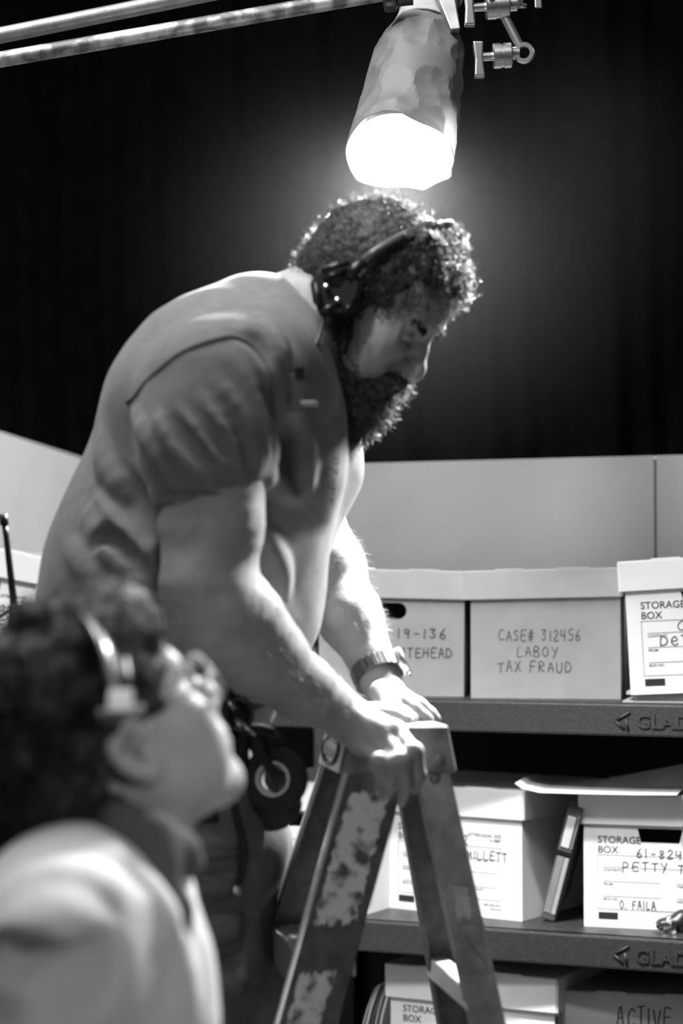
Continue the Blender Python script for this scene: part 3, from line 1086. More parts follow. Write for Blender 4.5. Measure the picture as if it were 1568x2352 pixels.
def web_patch(name, rail, x_top, slope, u0, u1, z0, z1, material, seed, yin=0.0):
    """Torn label stuck on the outer web of a near rail: ragged outline, thin."""
    g = random.Random(seed)
    out = []
    n = 26
    for k in range(n):
        out.append((u0 + (u1 - u0) * k / n + g.uniform(-.002, .002), z0 + g.uniform(-.006, .006)))
    for k in range(n):
        out.append((u1 + g.uniform(-.004, .0015), z0 + (z1 - z0) * k / n))
    for k in range(n):
        out.append((u1 - (u1 - u0) * k / n, z1 + g.uniform(-.004, .004)))
    for k in range(n):
        out.append((u0 + g.uniform(-.0015, .004), z1 - (z1 - z0) * k / n))
    pts = []
    for off in (-.0011, -.0002):
        for (u_, z) in out:
            dz = ZT - z
            pts.append((x_top + slope * dz + u_, yin - FLARE * dz + off, z))
    m_ = len(out)
    f = [tuple(range(m_)), tuple(range(2 * m_ - 1, m_ - 1, -1))] + [(i + m_, (i + 1) % m_ + m_, (i + 1) % m_, i) for i in range(m_)]
    return obj(name, pts, f, material, rail)


zz = lambda py: CAPZ - (py - 1668) * 2.6 / FPX
web_patch('worn_label', near_front, 0, -FL_S, .012, .068, zz(2112), zz(1822), M_LABEL, 3)
web_patch('worn_label', near_front, 0, -FL_S, .014, .060, zz(2600), zz(2222), M_LABEL, 4)
M_SCUFF = mat('paint_scuff', 0.3, 0.7, v2=.55, vscale=35, detail=8, ramp=(.35, .6))
web_patch('paint_scuff', near_back, CW - .048, BK_S, .012, .034, zz(2115), zz(2030), M_SCUFF, 7, .004)
web_patch('paint_scuff', near_back, CW - .048, BK_S, .008, .04, zz(2230), zz(2130), M_LADDERG, 8, .004)
# hinge spreaders and braces
for z in (1.035, .755, .475, .195):
    dz = ZT - z
    y0, y1 = -FLARE * dz + .003, CL + FLARE * dz - .003
    x0 = -FL_S * dz + .002
    s = MB().box((x0, y0, z - .003), (x0 + .078, y1, z))
    s.box((x0, y0, z - .05), (x0 + .003, y1, z - .002)).box((x0 + .075, y0, z - .03), (x0 + .078, y1, z - .002))
    tread = s.build('step', M_ALU, lad)
    for k in range(5):
        MB().box((x0 + .01 + k * .013, y0 + .004, z - .0005), (x0 + .016 + k * .013, y1 - .004, z + .0018)).build('tread_rib', M_ALU, tread)
    for yy in (y0, y1):
        sy = 1 if yy == y0 else -1
        MB().hexa([(x0 + .003, yy, z - .045), (x0 + .035, yy, z - .005), (x0 + .035, yy + sy * .003, z - .005), (x0 + .003, yy + sy * .003, z - .045)],
                  [(x0 + .003, yy, z - .003), (x0 + .06, yy, z - .003), (x0 + .06, yy + sy * .003, z - .003), (x0 + .003, yy + sy * .003, z - .003)]).build('step_bracket', M_ALU, lad)
for z in (.985, .62, .25):
    dz = ZT - z
    x0 = CW - .048 + BK_S * dz
    MB().box((x0 + .004, -FLARE * dz + .004, z - .03), (x0 + .03, CL + FLARE * dz - .004, z)).build('rear_brace', M_ALU, lad, bevel=.003)
for side in (-1, 1):
    z = .72
    dz = ZT - z
    y = (0 if side < 0 else CL) + side * (FLARE * dz - .02)
    MB().box((-FL_S * dz + .06, y - .003, z - .012), (CW - .03 + BK_S * dz, y + .003, z + .012)).build('spreader_bar', M_ALU, lad)
for x_, sl in ((0.0, -FL_S), (CW - .048, BK_S)):
    for side in (-1, 1):
        y = (0 if side < 0 else CL) + side * FLARE * ZT
        xx = x_ + sl * ZT
        yy0, yy1 = (y - .004, y + .03) if side < 0 else (y - .03, y + .004)
        MB().box((xx - .004, yy0, 0), (xx + .085 if sl < 0 else xx + .05, yy1, .03)).build('rubber_foot', M_BLACK, lad, bevel=.003)

# ------------------------------------------------------------------ hanging lamp with crumpled wrap snoot
LAMP_D = 3.28
open_c = P(922, 358, LAMP_D)
ax_img = math.atan2(58, 330)
beta = R(58)
axis = np.array([-math.sin(ax_img) * .9, -math.cos(beta), -math.sin(beta)])
axis /= np.linalg.norm(axis)
LEN = .335
top_c = open_c - axis * LEN
lamp = thing('hanging_lamp', 'film lamp with a crumpled paper snoot glowing above the bearded man', 'lamp', open_c)
u1 = np.cross(axis, [0, 1.0, 0])
u1 /= np.linalg.norm(u1)
if u1[0] < 0:
    u1 = -u1
u2 = np.cross(axis, u1)
g = np.random.default_rng(21)
na, nl_ = 110, 70
V = []
seeds = np.stack([g.uniform(0, 2 * math.pi, 64), g.uniform(-.05, 1.05, 64), g.uniform(-.0022, .0022, 64)], 1)
seeds2 = np.stack([g.uniform(0, 2 * math.pi, 150), g.uniform(-.05, 1.05, 150)], 1)
for j in range(nl_):
    s = j / (nl_ - 1)
    base_r = np.interp(s, [0, .06, .2, .3, .6, 1], [.046, .050, .064, .073, .078, .0855])
    for k in range(na):
        a = 2 * math.pi * k / na
        da = ((a - seeds[:, 0] + math.pi) % (2 * math.pi) - math.pi) * .075
        ds = (s - seeds[:, 1]) * LEN * .62
        off = np.min((da ** 2 + ds ** 2) * 9 + seeds[:, 2])
        da = ((a - seeds2[:, 0] + math.pi) % (2 * math.pi) - math.pi) * .075
        ds = (s - seeds2[:, 1]) * LEN
        off += np.min(da ** 2 + ds ** 2) * 5
        r_ = base_r + min(off, .0085) * min(1, s * 4)
        ss = s + (.03 * math.sin(2 * a + .6) + .012 * math.sin(5 * a)) * (s ** 4)
        V.append(top_c + axis * LEN * ss + r_ * (math.cos(a) * u1 + math.sin(a) * u2))
F = [(j * na + k, j * na + (k + 1) % na, (j + 1) * na + (k + 1) % na, (j + 1) * na + k) for j in range(nl_ - 1) for k in range(na)]
mf = bpy.data.materials.new('crumpled_wrap')
mf.use_nodes = True
nt = mf.node_tree
b = nt.nodes['Principled BSDF']
b.inputs['Base Color'].default_value = (.11, .11, .11, 1)
b.inputs['Roughness'].default_value = .6
tcn = nt.nodes.new('ShaderNodeTexCoord')
vo = nt.nodes.new('ShaderNodeTexVoronoi')
vo.inputs['Scale'].default_value = 18
bp = nt.nodes.new('ShaderNodeBump')
bp.inputs['Strength'].default_value = .35
bp.inputs['Distance'].default_value = .006
nt.links.new(tcn.outputs['Object'], vo.inputs['Vector'])
nt.links.new(vo.outputs['Distance'], bp.inputs['Height'])
nt.links.new(bp.outputs[0], b.inputs['Normal'])
sn = obj('snoot', V, F, mf, lamp, False, True)
smooth_by_angle(sn, 14)
md = sn.modifiers.new('thickness', 'SOLIDIFY')
md.thickness = .0012
# glowing diffusion sheet just inside the mouth
M_GLOW = mat('glowing_diffusion', .9, .8, emit=26)
V, F = [open_c - axis * .012], []
for rr, dd in ((.03, .0), (.06, .0), (.082, .004)):
    for k in range(48):
        a = 2 * math.pi * k / 48
        V.append(open_c - axis * (.010 + dd) + rr * (math.cos(a) * u1 + math.sin(a) * u2))
F += [(0, 1 + k, 1 + (k + 1) % 48) for k in range(48)]
for q_ in range(2):
    F += [(1 + q_ * 48 + k, 49 + q_ * 48 + k, 49 + q_ * 48 + (k + 1) % 48, 1 + q_ * 48 + (k + 1) % 48) for k in range(48)]
obj('diffusion_sheet', V, F, M_GLOW, lamp, False, True)
ll = bpy.data.lights.new('lamp_bulb', 'SPOT')
ll.energy = 420
ll.spot_size = R(165)
ll.spot_blend = .6
ll.shadow_soft_size = .06
lo_ = bpy.data.objects.new('lamp_bulb', ll)
lo_.location = Vector(open_c + axis * .006) - lamp.location
lo_.rotation_euler = Vector(axis).to_track_quat('-Z', 'Y').to_euler()
lo_.parent = lamp
COL.objects.link(lo_)
# tape collar, housing and bracket
smooth_by_angle(MB().lathe([(.0485, .0), (.0505, .002), (.0555, .034), (.060, .052), (.058, .053), (.050, .03), (.046, .0)], top_c - axis * .012, axis, 48).build('tape_collar', mat('cloth_tape', .3, .55, var=.03, vscale=60, bump=.1), lamp, world=True), 50)
smooth_by_angle(MB().lathe([(0, -.14), (.045, -.14), (.055, -.13), (.055, -.06), (.050, -.055), (.050, .0), (.047, .004), (.0, .004)], top_c - axis * .008, axis, 40).build('housing', M_CHROME, lamp, world=True))
smooth_by_angle(MB().lathe([(.048, 0), (.053, .0), (.053, .006), (.048, .006)], top_c - axis * .016, axis, 48).build('mount_ring', M_CHROME, lamp, world=True))
bk_ = MB()
for (x0, y0), (x1, y1), w_ in (((1018, -30), (1046, 66), .016),):
    a_, b_ = P(x0, y0, LAMP_D + .08), P(x1, y1, LAMP_D + .06)
    d_ = (b_ - a_)
    sx = np.array([w_, 0, .002])
    sy = np.array([0, .05, 0])
    bk_.hexa([b_ - sx * .5, b_ + sx * .5, b_ + sx * .5 + sy, b_ - sx * .5 + sy], [a_ - sx, a_ + sx, a_ + sx + sy, a_ - sx + sy])
bk_.build('side_bracket', mat('bracket_steel', .3, .45, .6, var=.05, vscale=40), lamp, world=True, bevel=.002)
a_ = P(880, 2, LAMP_D + .06)
smooth_by_angle(MB().lathe([(0, 0), (.018, 0), (.02, .004), (.02, .02), (.012, .024), (.012, .05), (0, .05)], a_, (1, 0, .1), 24).build('tilt_knob', M_BLACK, lamp, world=True))

# ------------------------------------------------------------------ pipes overhead
a_, b_ = P(-900, 262, 3.36), P(1900, -300, 3.6)
tag(smooth_by_angle(MB().tube([a_, b_], .0142, 28).build('grip_pipe', M_PIPEG)), 'plain grey upper pipe crossing the top left corner', 'pipe', 'overhead pipes')
a_, b_ = P(-900, 293, 3.36), P(905, -20, 3.36)
tag(smooth_by_angle(MB().tube([a_, b_], .0136, 28).build('grip_pipe', M_STEELW)), 'scratched lower pipe crossing the top left corner to the lamp', 'pipe', 'overhead pipes')


# ------------------------------------------------------------------ grip heads with T-handles
def grip_head(label, c, thin, handle_top, handle_bot, hub_r, hub_len, hx):
    """Clamp hub with its T-handle; positions from photo points at depth D."""
    t = thing('grip_clamp', label, 'clamp', c)
    X_ = np.array([1, 0, .06])
    X_ /= np.linalg.norm(X_)
    smooth_by_angle(MB().lathe([(0, -hub_len / 2), (hub_r * .92, -hub_len / 2), (hub_r, -hub_len / 2 + .002), (hub_r, -.003), (hub_r * .93, -.002), (hub_r * .93, .002), (hub_r, .003), (hub_r, hub_len / 2 - .002), (hub_r * .92, hub_len / 2), (0, hub_len / 2)], c, X_, 36)
                    .build('hub', M_CHROME, t, world=True))
    s0 = c - X_ * hub_len / 2
    s1 = c - X_ * (hub_len / 2 + hx)
    smooth_by_angle(MB().tube([s0 + X_ * .002, s1], .0075, 18).build('screw', M_CHROME, t, world=True))
    hd = MB()
    hw = np.array([.008, 0, 0])
    hy = np.array([0, .011, 0])
    ht, hb = np.array(handle_top), np.array(handle_bot)
    mid = (ht + hb) / 2
    for p_, q_, wa, wb in ((hb, mid, 1.1, .8), (mid, ht, .8, 1.1)):
        hd.hexa([p_ - hw * wa - hy, p_ + hw * wa - hy, p_ + hw * wa + hy, p_ - hw * wa + hy], [q_ - hw * wb - hy, q_ + hw * wb - hy, q_ + hw * wb + hy, q_ - hw * wb + hy])
    hd.build('t_handle', M_CHROME, t, world=True, bevel=.0025)
    return t


GD = 3.3
c1_ = P(1153, 128, GD)
h1 = grip_head('polished lower grip clamp with T-handle at the end of the rod', c1_, 0, P(1097, 98, GD), P(1101, 178, GD), .0215, .032, .028)
smooth_by_angle(MB().lathe([(.010, -.008), (.0165, -.008), (.018, -.005), (.018, .005), (.0165, .008), (.010, .008), (.010, -.008)], P(1203, 122, GD), (.15, 1, .1), 32).build('eye_ring', M_CHROME, h1, world=True))
smooth_by_angle(MB().tube([P(1172, 122, GD), P(1192, 122, GD)], .011, 20).build('neck', M_CHROME, h1, world=True))
smooth_by_angle(MB().tube([P(1150, 22, GD), P(1194, 108, GD)], .0078, 20).build('rod', mat('rod_steel', .4, .35, .9), h1, world=True))
c2_ = P(1142, 14, GD)
h2 = grip_head('polished upper grip clamp beside the lamp bracket', c2_, 0, P(1076, -28, GD), P(1079, 60, GD), .0225, .040, .022)
smooth_by_angle(MB().lathe([(0, 0), (.0052, 0), (.0052, .002), (0, .002)], P(1127, 8, GD) + np.array([0, -.0225, 0]), (0, -1, 0), 4).build('hub_hole', M_BLACK, h2, world=True))
smooth_by_angle(MB().tube([P(1160, 10, GD), P(1186, 8, GD)], .013, 20).build('neck', M_CHROME, h2, world=True))
t = thing('wing_nut', 'shiny wing nut at the top edge right of the clamps', 'nut', P(1187, 8, GD))
smooth_by_angle(MB().lathe([(0, -.008), (.009, -.008), (.011, .0), (.009, .008), (0, .008)], P(1187, 6, GD), (0, 0, 1), 24).build('nut_body', M_CHROME, t, world=True))
for sx in (-1, 1):
    MB().tube([P(1187, 6, GD), P(1187 + 12 * sx, 13, GD), P(1187 + 22 * sx, 14, GD)], [.004, .005, .0035], 10).build('wing', M_CHROME, t, smooth=True, world=True)
t = thing('grip_lever', 'steel T-handle end hanging at the top edge, rightmost of the grip hardware', 'handle', P(1236, -10, GD))
MB().hexa([P(1228, 19, GD), P(1245, 19, GD), P(1245, 19, GD + .018), P(1228, 19, GD + .018)], [P(1224, -50, GD), P(1241, -50, GD), P(1241, -50, GD + .018), P(1224, -50, GD + .018)]).build('bar', M_CHROME, t, world=True, bevel=.002)
# ------------------------------------------------------------------ heads
class Frame:
    def __init__(s, c, F, L, U, sc=1.0):
        s.c, s.A, s.sc = np.array(c, float), np.array([F, L, U], float), sc      # rows: forward, left, up

    def w(s, f, l, u):
        return s.c + s.sc * (np.array([f, l, u]) @ s.A)

    def d(s, f, l, u):
        return np.array([f, l, u]) @ s.A

    def loc(s, p):
        return (np.asarray(p) - s.c) @ s.A.T / s.sc


def head_sdf(S, H, ears=(1, -1), ear_size=1.0):
    w, A, z = H.w, H.A, H.sc
    e = lambda c, r, k=.02, op='u': S.ell(w(*c), np.array(r) * z, A, k * z, op)
    cp = lambda a, b, ra, rb, k=.015, op='u': S.cap(w(*a), w(*b), ra * z, rb * z, k * z, op)
    e((-.012, 0, .032), (.099, .077, .088))
    e((.03, 0, .045), (.066, .067, .066), .03)
    e((.03, 0, -.045), (.064, .061, .082), .04)
    for s in (1, -1):
        cp((-.005, s * .058, -.05), (.07, s * .017, -.112), .016, .017, .03)
        e((.058, s * .045, -.022), (.03, .024, .026), .025)             # cheekbone
        e((.045, s * .052, -.06), (.035, .014, .035), .03)
    e((.079, 0, -.112), (.02, .022, .019), .02)
    cp((.082, -.034, .022), (.082, .034, .022), .0125, .0125, .02)       # brow ridge
    for s in (1, -1):
        e((.099, s * .033, .001), (.017, .019, .0135), .016, 's')        # socket
        e((.0765, s * .032, -.001), (.0145, .0165, .0135), .005)         # lid over eyeball
        cp((.0895, s * .019, -.0055), (.0865, s * .047, -.006), .0018, .0014, .004, 's')   # lash line
        cp((.092, s * .018, .0065), (.085, s * .049, .004), .0016, .0012, .004, 's')       # crease above the lid
    S.path([w(.089, 0, .014), w(.100, 0, -.008), w(.112, 0, -.030), w(.1145, 0, -.039)], [.0085 * z, .0085 * z, .0105 * z, .0115 * z], .012 * z)
    for s in (1, -1):
        e((.1, s * .0135, -.041), (.012, .008, .0085), .008)
        e((.106, s * .007, -.0475), (.006, .0035, .004), .004, 's')
    e((.085, 0, -.068), (.022, .034, .024), .02)
    cp((.1, -.013, -.0695), (.1, .013, -.0695), .0058, .0058, .006)
    cp((.098, -.012, -.0815), (.098, .012, -.0815), .0066, .0066, .006)
    cp((.107, -.02, -.0755), (.107, .02, -.0755), .002, .002, .004, 's')
    for s in ears:
        tilt = np.array([[.97, 0, .24], [0, 1, 0], [-.24, 0, .97]]) @ A
        S.ell(w(-.012, s * .079 * (.9 + .1 * ear_size), -.004), np.array((.019, .009, .032)) * z * ear_size, tilt, .008 * z)
        S.ell(w(-.008, s * .089, -.001), np.array((.012, .008 * ear_size ** 2, .020)) * z * ear_size, tilt, .004 * z, 's')
        S.ell(w(-.004, s * .083, -.010), np.array((.006, .006, .008)) * z, A, .004 * z)
        S.ell(w(-.006, s * .078, -.031), np.array((.009, .007, .01)) * z, A, .008 * z)


def finger(S, pts, radii, k=.004, nail=None):
    S.path(pts, radii, k)


# ------------------------------------------------------------------ standing man
HC = P(856, 690, 2.75)
pitch = R(41.5)
yaw_h = R(-21)                       # turned slightly towards the lens
Fh = np.array([math.cos(pitch) * math.cos(yaw_h), math.cos(pitch) * math.sin(yaw_h), -math.sin(pitch)])
Lh = np.array([-math.sin(yaw_h), math.cos(yaw_h), 0])
Uh = np.cross(Fh, Lh)
H = Frame(HC, Fh, Lh, Uh, 1.0)

FOOT_Z = .4755
man = thing('person', 'bearded man with headset and grey T-shirt leaning both hands on the ladder', 'person', (-.24, 2.74, FOOT_Z))

body = Sdf()
head_sdf(body, H)
neck0, neck1 = H.w(-.042, 0, -.055), P(628, 800, 2.75)
body.cap(neck0, neck1, .062, .074, .03)
body.cap(H.w(-.05, 0, -.02), P(600, 770, 2.75), .05, .07, .03)
body.path([P(600, 840, 2.75), P(470, 1120, 2.75), P(370, 1400, 2.75)], [.10, .125, .115], .04, ys=.85)
# arms
SN, EN, WN = P(512, 895, 2.545), P(462, 1352, 2.50), P(784, 1646, 2.655)
SF, EF, WF = P(650, 880, 2.93), P(716, 1222, 2.97), P(866, 1560, 2.805)
lerp = lambda a, b, t: np.array(a) * (1 - t) + np.array(b) * t
body.path([P(560, 860, 2.66), SN, lerp(SN, EN, .35), lerp(SN, EN, .68), P(466, 1330, 2.50)], [.07, .066, .0575, .0560, .047], .03)
body.ell(lerp(SN, EN, .62) + np.array([.012, 0, 0]), (.052, .048, .11), k=.03)
body.path([P(462, 1345, 2.50), P(498, 1420, 2.515), P(590, 1502, 2.555), P(690, 1576, 2.61), WN], [.048, .0575, .049, .038, .0300], .03)
body.path([P(530, 1350, 2.515), P(570, 1425, 2.53), P(640, 1500, 2.57)], [.03, .037, .028], .03)
body.cap(lerp(P(690, 1576, 2.61), WN, .55) + np.array([.006, .012, .006]), WN + np.array([.008, .012, .006]), .024, .022, .02)
body.path([P(590, 870, 2.84), SF, lerp(SF, EF, .5), EF], [.07, .064, .055, .046], .03)
body.path([EF, lerp(EF, WF, .25), lerp(EF, WF, .6), WF], [.045, .050, .041, .0275], .03)
body.cap(lerp(EF, WF, .7) + np.array([.008, -.01, 0]), WF + np.array([.008, -.006, 0]), .026, .024, .02)

# near (right) hand draped over the end of the ladder cap
HN = {'pinky': [(829, 1712, 2.625), (870, 1748, 2.588), (877, 1787, 2.598), (869, 1814, 2.610)],
      'ring': [(856, 1700, 2.620), (908, 1754, 2.578), (899, 1803, 2.590), (885, 1829, 2.607)],
      'middle': [(882, 1688, 2.618), (924, 1748, 2.576), (933, 1803, 2.590), (924, 1838, 2.607)],
      'index': [(908, 1680, 2.622), (951, 1728, 2.582), (963, 1776, 2.592), (951, 1810, 2.608)]}
RN = {'pinky': (.0105, .0095, .0085, .0068), 'ring': (.0115, .0108, .0092, .0073), 'middle': (.012, .0112, .0096, .0075), 'index': (.0122, .0112, .0095, .0074)}
for nm, q in HN.items():
    pts = [P(*a) for a in q]
    finger(body, pts, RN[nm], .0035)
    base_ = WN + (np.array(pts[0]) - WN) * .12
    body.cap(base_, pts[0], .019, .0135, .012)
    body.ell(pts[1] + np.array([0, -.002, .001]), (.0118, .0112, .0118), k=.006)
body.cap(P(800, 1668, 2.66), P(838, 1700, 2.64), .020, .016, .015)
body.cap(P(810, 1640, 2.68), P(880, 1668, 2.66), .019, .015, .015)
thumb = [P(822, 1636, 2.685), P(866, 1638, 2.705), P(905, 1645, 2.705), P(936, 1653, 2.695)]
finger(body, thumb, (.017, .0135, .0115, .0092), .008)
# far (left) hand resting on top of the cap
HF = {'index': [(917, 1614, 2.745), (950, 1630, 2.735), (972, 1646, 2.735), (985, 1655, 2.738)],
      'middle': [(926, 1608, 2.768), (962, 1622, 2.762), (986, 1640, 2.765), (999, 1651, 2.768)],
      'ring': [(924, 1606, 2.792), (958, 1618, 2.79), (982, 1636, 2.793), (994, 1648, 2.796)],
      'pinky': [(914, 1607, 2.814), (942, 1620, 2.815), (962, 1636, 2.818), (972, 1646, 2.82)]}
for nm, q in HF.items():
    pts = [P(*a) for a in q]
    finger(body, pts, RN[nm], .0035)
    body.cap(WF + (pts[0] - WF) * .15, pts[0], .018, .013, .012)
body.cap(P(880, 1600, 2.78), P(910, 1632, 2.785), .017, .013, .014)
thumb = [P(872, 1590, 2.76), P(896, 1625, 2.725), P(925, 1640, 2.712), P(948, 1650, 2.708)]
finger(body, thumb, (.016, .0125, .0108, .0088), .007)


def arm_disp(p):
    return .0006 * wav(p, 170, 3) + .0012 * wav(p, 45, 5)


v, f = body.mesh(.0028, disp=arm_disp)
man_body = obj('body', v, f, M_SKIN, man, True, True)
BV = v

# fingernails on the near hand
for nm, q in HN.items():
    a, b = P(*q[2]), P(*q[3])
    d = (b - a) / np.linalg.norm(b - a)
    n_ = np.array([0.15, -1, .1])
    n_ = n_ - d * (n_ @ d)
    n_ /= np.linalg.norm(n_)
    r_ = RN[nm][3]
    c = b + n_ * (r_ * .93)
    sx = np.cross(d, n_)
    pts = []
    for k in range(14):
        t_ = 2 * math.pi * k / 14
        off = sx * math.cos(t_) * r_ * .62 + d * math.sin(t_) * r_ * .8
        pts.append(c + off - n_ * (math.cos(t_) ** 2) * r_ * .22)
    obj('fingernail', pts + [c + n_ * .0006], [(k, (k + 1) % 14, 14) for k in range(14)], mat('nail', .42, .3), man, True, True)

# ---- T-shirt
shirt = Sdf()
shirt.path([P(585, 835, 2.75), P(535, 930, 2.75), P(482, 1120, 2.75), P(410, 1330, 2.75)], [.105, .142, .163, .176], .06, ys=.84)
shirt.path([P(410, 1330, 2.75), P(375, 1430, 2.75)], [.176, .172], .05, ys=.84)
shirt.path([P(600, 765, 2.72), P(470, 850, 2.66), P(400, 930, 2.65)], [.07, .085, .09], .05)
shirt.path([P(600, 765, 2.79), P(520, 850, 2.85), P(430, 930, 2.86)], [.07, .08, .08], .05)
shirt.path([P(625, 820, 2.66), P(655, 960, 2.68), P(655, 1080, 2.69), P(630, 1200, 2.70)], [.055, .062, .062, .05], .05)      # chest
shirt.path([P(655, 830, 2.84), P(722, 970, 2.84), P(724, 1085, 2.83), P(682, 1210, 2.81)], [.055, .058, .057, .05], .04)
shirt.path([P(600, 1300, 2.73), P(585, 1400, 2.74), P(520, 1540, 2.75), P(512, 1640, 2.75)], [.066, .068, .06, .056], .06)                                # belly
# sleeves
shirt.path([P(585, 850, 2.62), P(505, 905, 2.555), P(478, 1015, 2.53), P(470, 1128, 2.52)], [.082, .094, .081, .0645], .035)
shirt.path([P(640, 860, 2.86), P(655, 890, 2.93), P(690, 1060, 2.95)], [.085, .085, .068], .035)
# collar band
nc = P(655, 762, 2.75)
nax = (neck0 - neck1) / np.linalg.norm(neck0 - neck1)
u_ = np.cross(nax, [0, 1, 0])
u_ /= np.linalg.norm(u_)
ring = [nc - nax * .012 + (.0735 * math.cos(a) * u_ + .082 * math.sin(a) * np.array([0, 1, 0])) - nax * (.016 * math.cos(a)) for a in np.linspace(0, 2 * math.pi, 25)]
shirt.path(ring, [.0095] * 25, .012)
base_shirt = Sdf()
base_shirt.p = list(shirt.p)


def fold(pix, r=.011, sink=.004, op='u', k=.02):
    """A cloth fold: a soft ridge (or groove) following photo points on the cloth."""
    pix = [q[:2] for q in curve_pts([(x, y, 0) for x, y in pix], 7)]
    pts, ok = base_shirt.hits(pix)
    pts = pts[ok]
    if len(pts) < 2:
        return
    gdir = base_shirt.grad(pts)
    env = np.sin(math.pi * (np.arange(len(pts)) + .35) / (len(pts) - .3)) ** .8
    dep = sink + r * .7 * (1 - env)
    pts = pts - gdir * dep[:, None] if op == 'u' else pts + gdir * dep[:, None]
    rr = r * (.15 + .85 * env)
    shirt.path(list(pts), rr, k, op)


fold([(548, 835), (578, 890), (602, 960), (612, 1030), (598, 1085)], .0085, .004, 'u', .014)
fold([(505, 870), (540, 930), (568, 995), (588, 1060), (580, 1105)], .0085, .004, 'u', .014)
fold([(470, 920), (510, 980), (545, 1040), (562, 1090), (556, 1120)], .0085, .004, 'u', .014)
fold([(420, 950), (465, 1010), (510, 1065), (530, 1112)], .009, .005, 'u', .016)
fold([(350, 940), (385, 1000), (430, 1060), (480, 1105)], .010, .006, 'u', .018)
fold([(300, 935), (325, 990), (360, 1050), (392, 1110)], .010, .006, 'u', .018)
fold([(490, 895), (530, 960), (560, 1030), (572, 1085)], .006, .0035, 's', .012)
fold([(445, 935), (490, 1000), (528, 1060)], .006, .0035, 's', .012)
fold([(385, 945), (430, 1010), (485, 1075)], .007, .004, 's', .014)
fold([(600, 870), (628, 960), (628, 1040)], .007, .003, 's', .014)
fold([(212, 1120), (260, 1180), (330, 1260), (372, 1330)], .014, .008)
fold([(190, 1160), (240, 1250), (300, 1330)], .012, .007)
fold([(150, 1240), (200, 1310), (250, 1370)], .012, .007)
fold([(225, 1258), (252, 1232), (300, 1272), (372, 1345)], .008, .003, 's', .014)
fold([(245, 1075), (300, 1150), (365, 1235)], .009, .004, 's', .03)
fold([(235, 985), (240, 1060), (275, 1130)], .012, .006)
fold([(602, 1092), (650, 1115), (690, 1140)], .009, .006)
fold([(640, 900), (665, 1000), (680, 1100)], .010, .006, 's', .03)
fold([(690, 940), (705, 1040), (700, 1140)], .009, .005)
fold([(610, 1210), (640, 1300), (660, 1370)], .012, .007)
fold([(590, 720), (630, 760), (655, 830)], .008, .004)
fold([(555, 735), (605, 775), (640, 850)], .008, .004)
fold([(530, 760), (585, 790), (618, 850)], .007, .003, 's', .012)
# sleeve hem
hem_c = P(469, 1140, 2.52)
hax = (EN - SN) / np.linalg.norm(EN - SN)
hu = np.cross(hax, [0, 1, 0])
hu /= np.linalg.norm(hu)
hv = np.cross(hax, hu)
ring = [hem_c + hu * math.cos(a) * .0585 + hv * math.sin(a) * .0565 for a in np.linspace(0, 2 * math.pi, 29)]
shirt.path(ring, [.0058] * 29, .008)
# openings: neck, sleeve mouth, bottom
shirt.cap(P(640, 785, 2.75), P(800, 640, 2.75), .060, .074, .006, 's')
shirt.cap(P(468, 1152, 2.52), P(462, 1420, 2.50), .0555, .075, .006, 's')
axs = np.array([(P(600, 1655, 2.75) - P(66, 1398, 2.75))])[0]
axs = axs / np.linalg.norm(axs)
dn = np.array([axs[2], 0, -axs[0]])
dn = dn if dn[2] < 0 else -dn
hem_mid = P(330, 1526, 2.75)
shirt.box(hem_mid + dn * .31, (.6, .6, .3), [axs, [0, 1, 0], dn], .004, .012, 's')


def cloth(p):
    return .0009 * wav(p, 70, 8) + .0014 * wav(p, 28, 9)


v, f = shirt.mesh(.0042, disp=cloth)
man_shirt = obj('t_shirt', v, f, M_SHIRT, man, True, True)


def seam(pix, name='seam', r=.0022, S=shirt, m=M_SEAM, parent=None):
    pts, ok = S.hits(pix)
    pts = np.array(curve_pts(pts[ok], 40))
    pts = S.snap(pts, .0006)
    return MB().tube(pts, r, 8).build(name, m, parent or man, smooth=True, world=True)


seam([(292, 925), (345, 868), (420, 808), (495, 780), (560, 782), (598, 815), (620, 885), (630, 960)], r=.003)
seam([(383, 1122), (430, 1128), (500, 1134), (578, 1138)], r=.0022)

# chest print: stacked letters and pale patches laid on the front of the shirt
M_PRINT = mat('shirt_print_dark', .05, .8)
M_PRINTL = mat('shirt_print_light', .55, .8)


for i_, ch in enumerate('ONITY'):
    v_, f_ = print_mesh(ch, 1.0, 'CENTER', .03)
    v_ = np.array(v_)
    q_, ok_ = shirt.hits([(767 - 2 * i_ + 17 * x_, 1068 + 23 * i_ - 25 * z_) for x_, _, z_ in v_])
    if ok_.all() and np.ptp(q_[:, 1]) < .12:
        obj('printed_letter', q_ + shirt.grad(q_) * .0028, f_, M_PRINT, man_shirt, False, True)

# ---- trousers
pants = Sdf()
pants.cap(P(330, 1500, 2.67), P(330, 1500, 2.85), .128, .128, .05)
pants.path([P(350, 1590, 2.65), P(405, 1900, 2.65), P(438, 2230, 2.645), np.array([-.215, 2.64, .75]), np.array([-.235, 2.645, .56])], [.122, .105, .086, .075, .062], .05)
pants.path([P(405, 1590, 2.86), P(470, 1900, 2.865), P(520, 2240, 2.86), np.array([-.205, 2.85, .75]), np.array([-.235, 2.845, .56])], [.118, .103, .084, .075, .062], .05)
pants.path([P(560, 1900, 2.84), P(600, 1945, 2.84), P(598, 2100, 2.845), P(590, 2300, 2.85)], [.022, .034, .026, .028], .03)
base_pants = Sdf()
base_pants.p = list(pants.p)
_b = base_shirt
base_shirt = base_pants
_s = shirt
shirt = pants
fold([(420, 1930), (480, 1950), (545, 1935)], .010, .006)
fold([(430, 2010), (490, 2030), (550, 2010)], .012, .007)
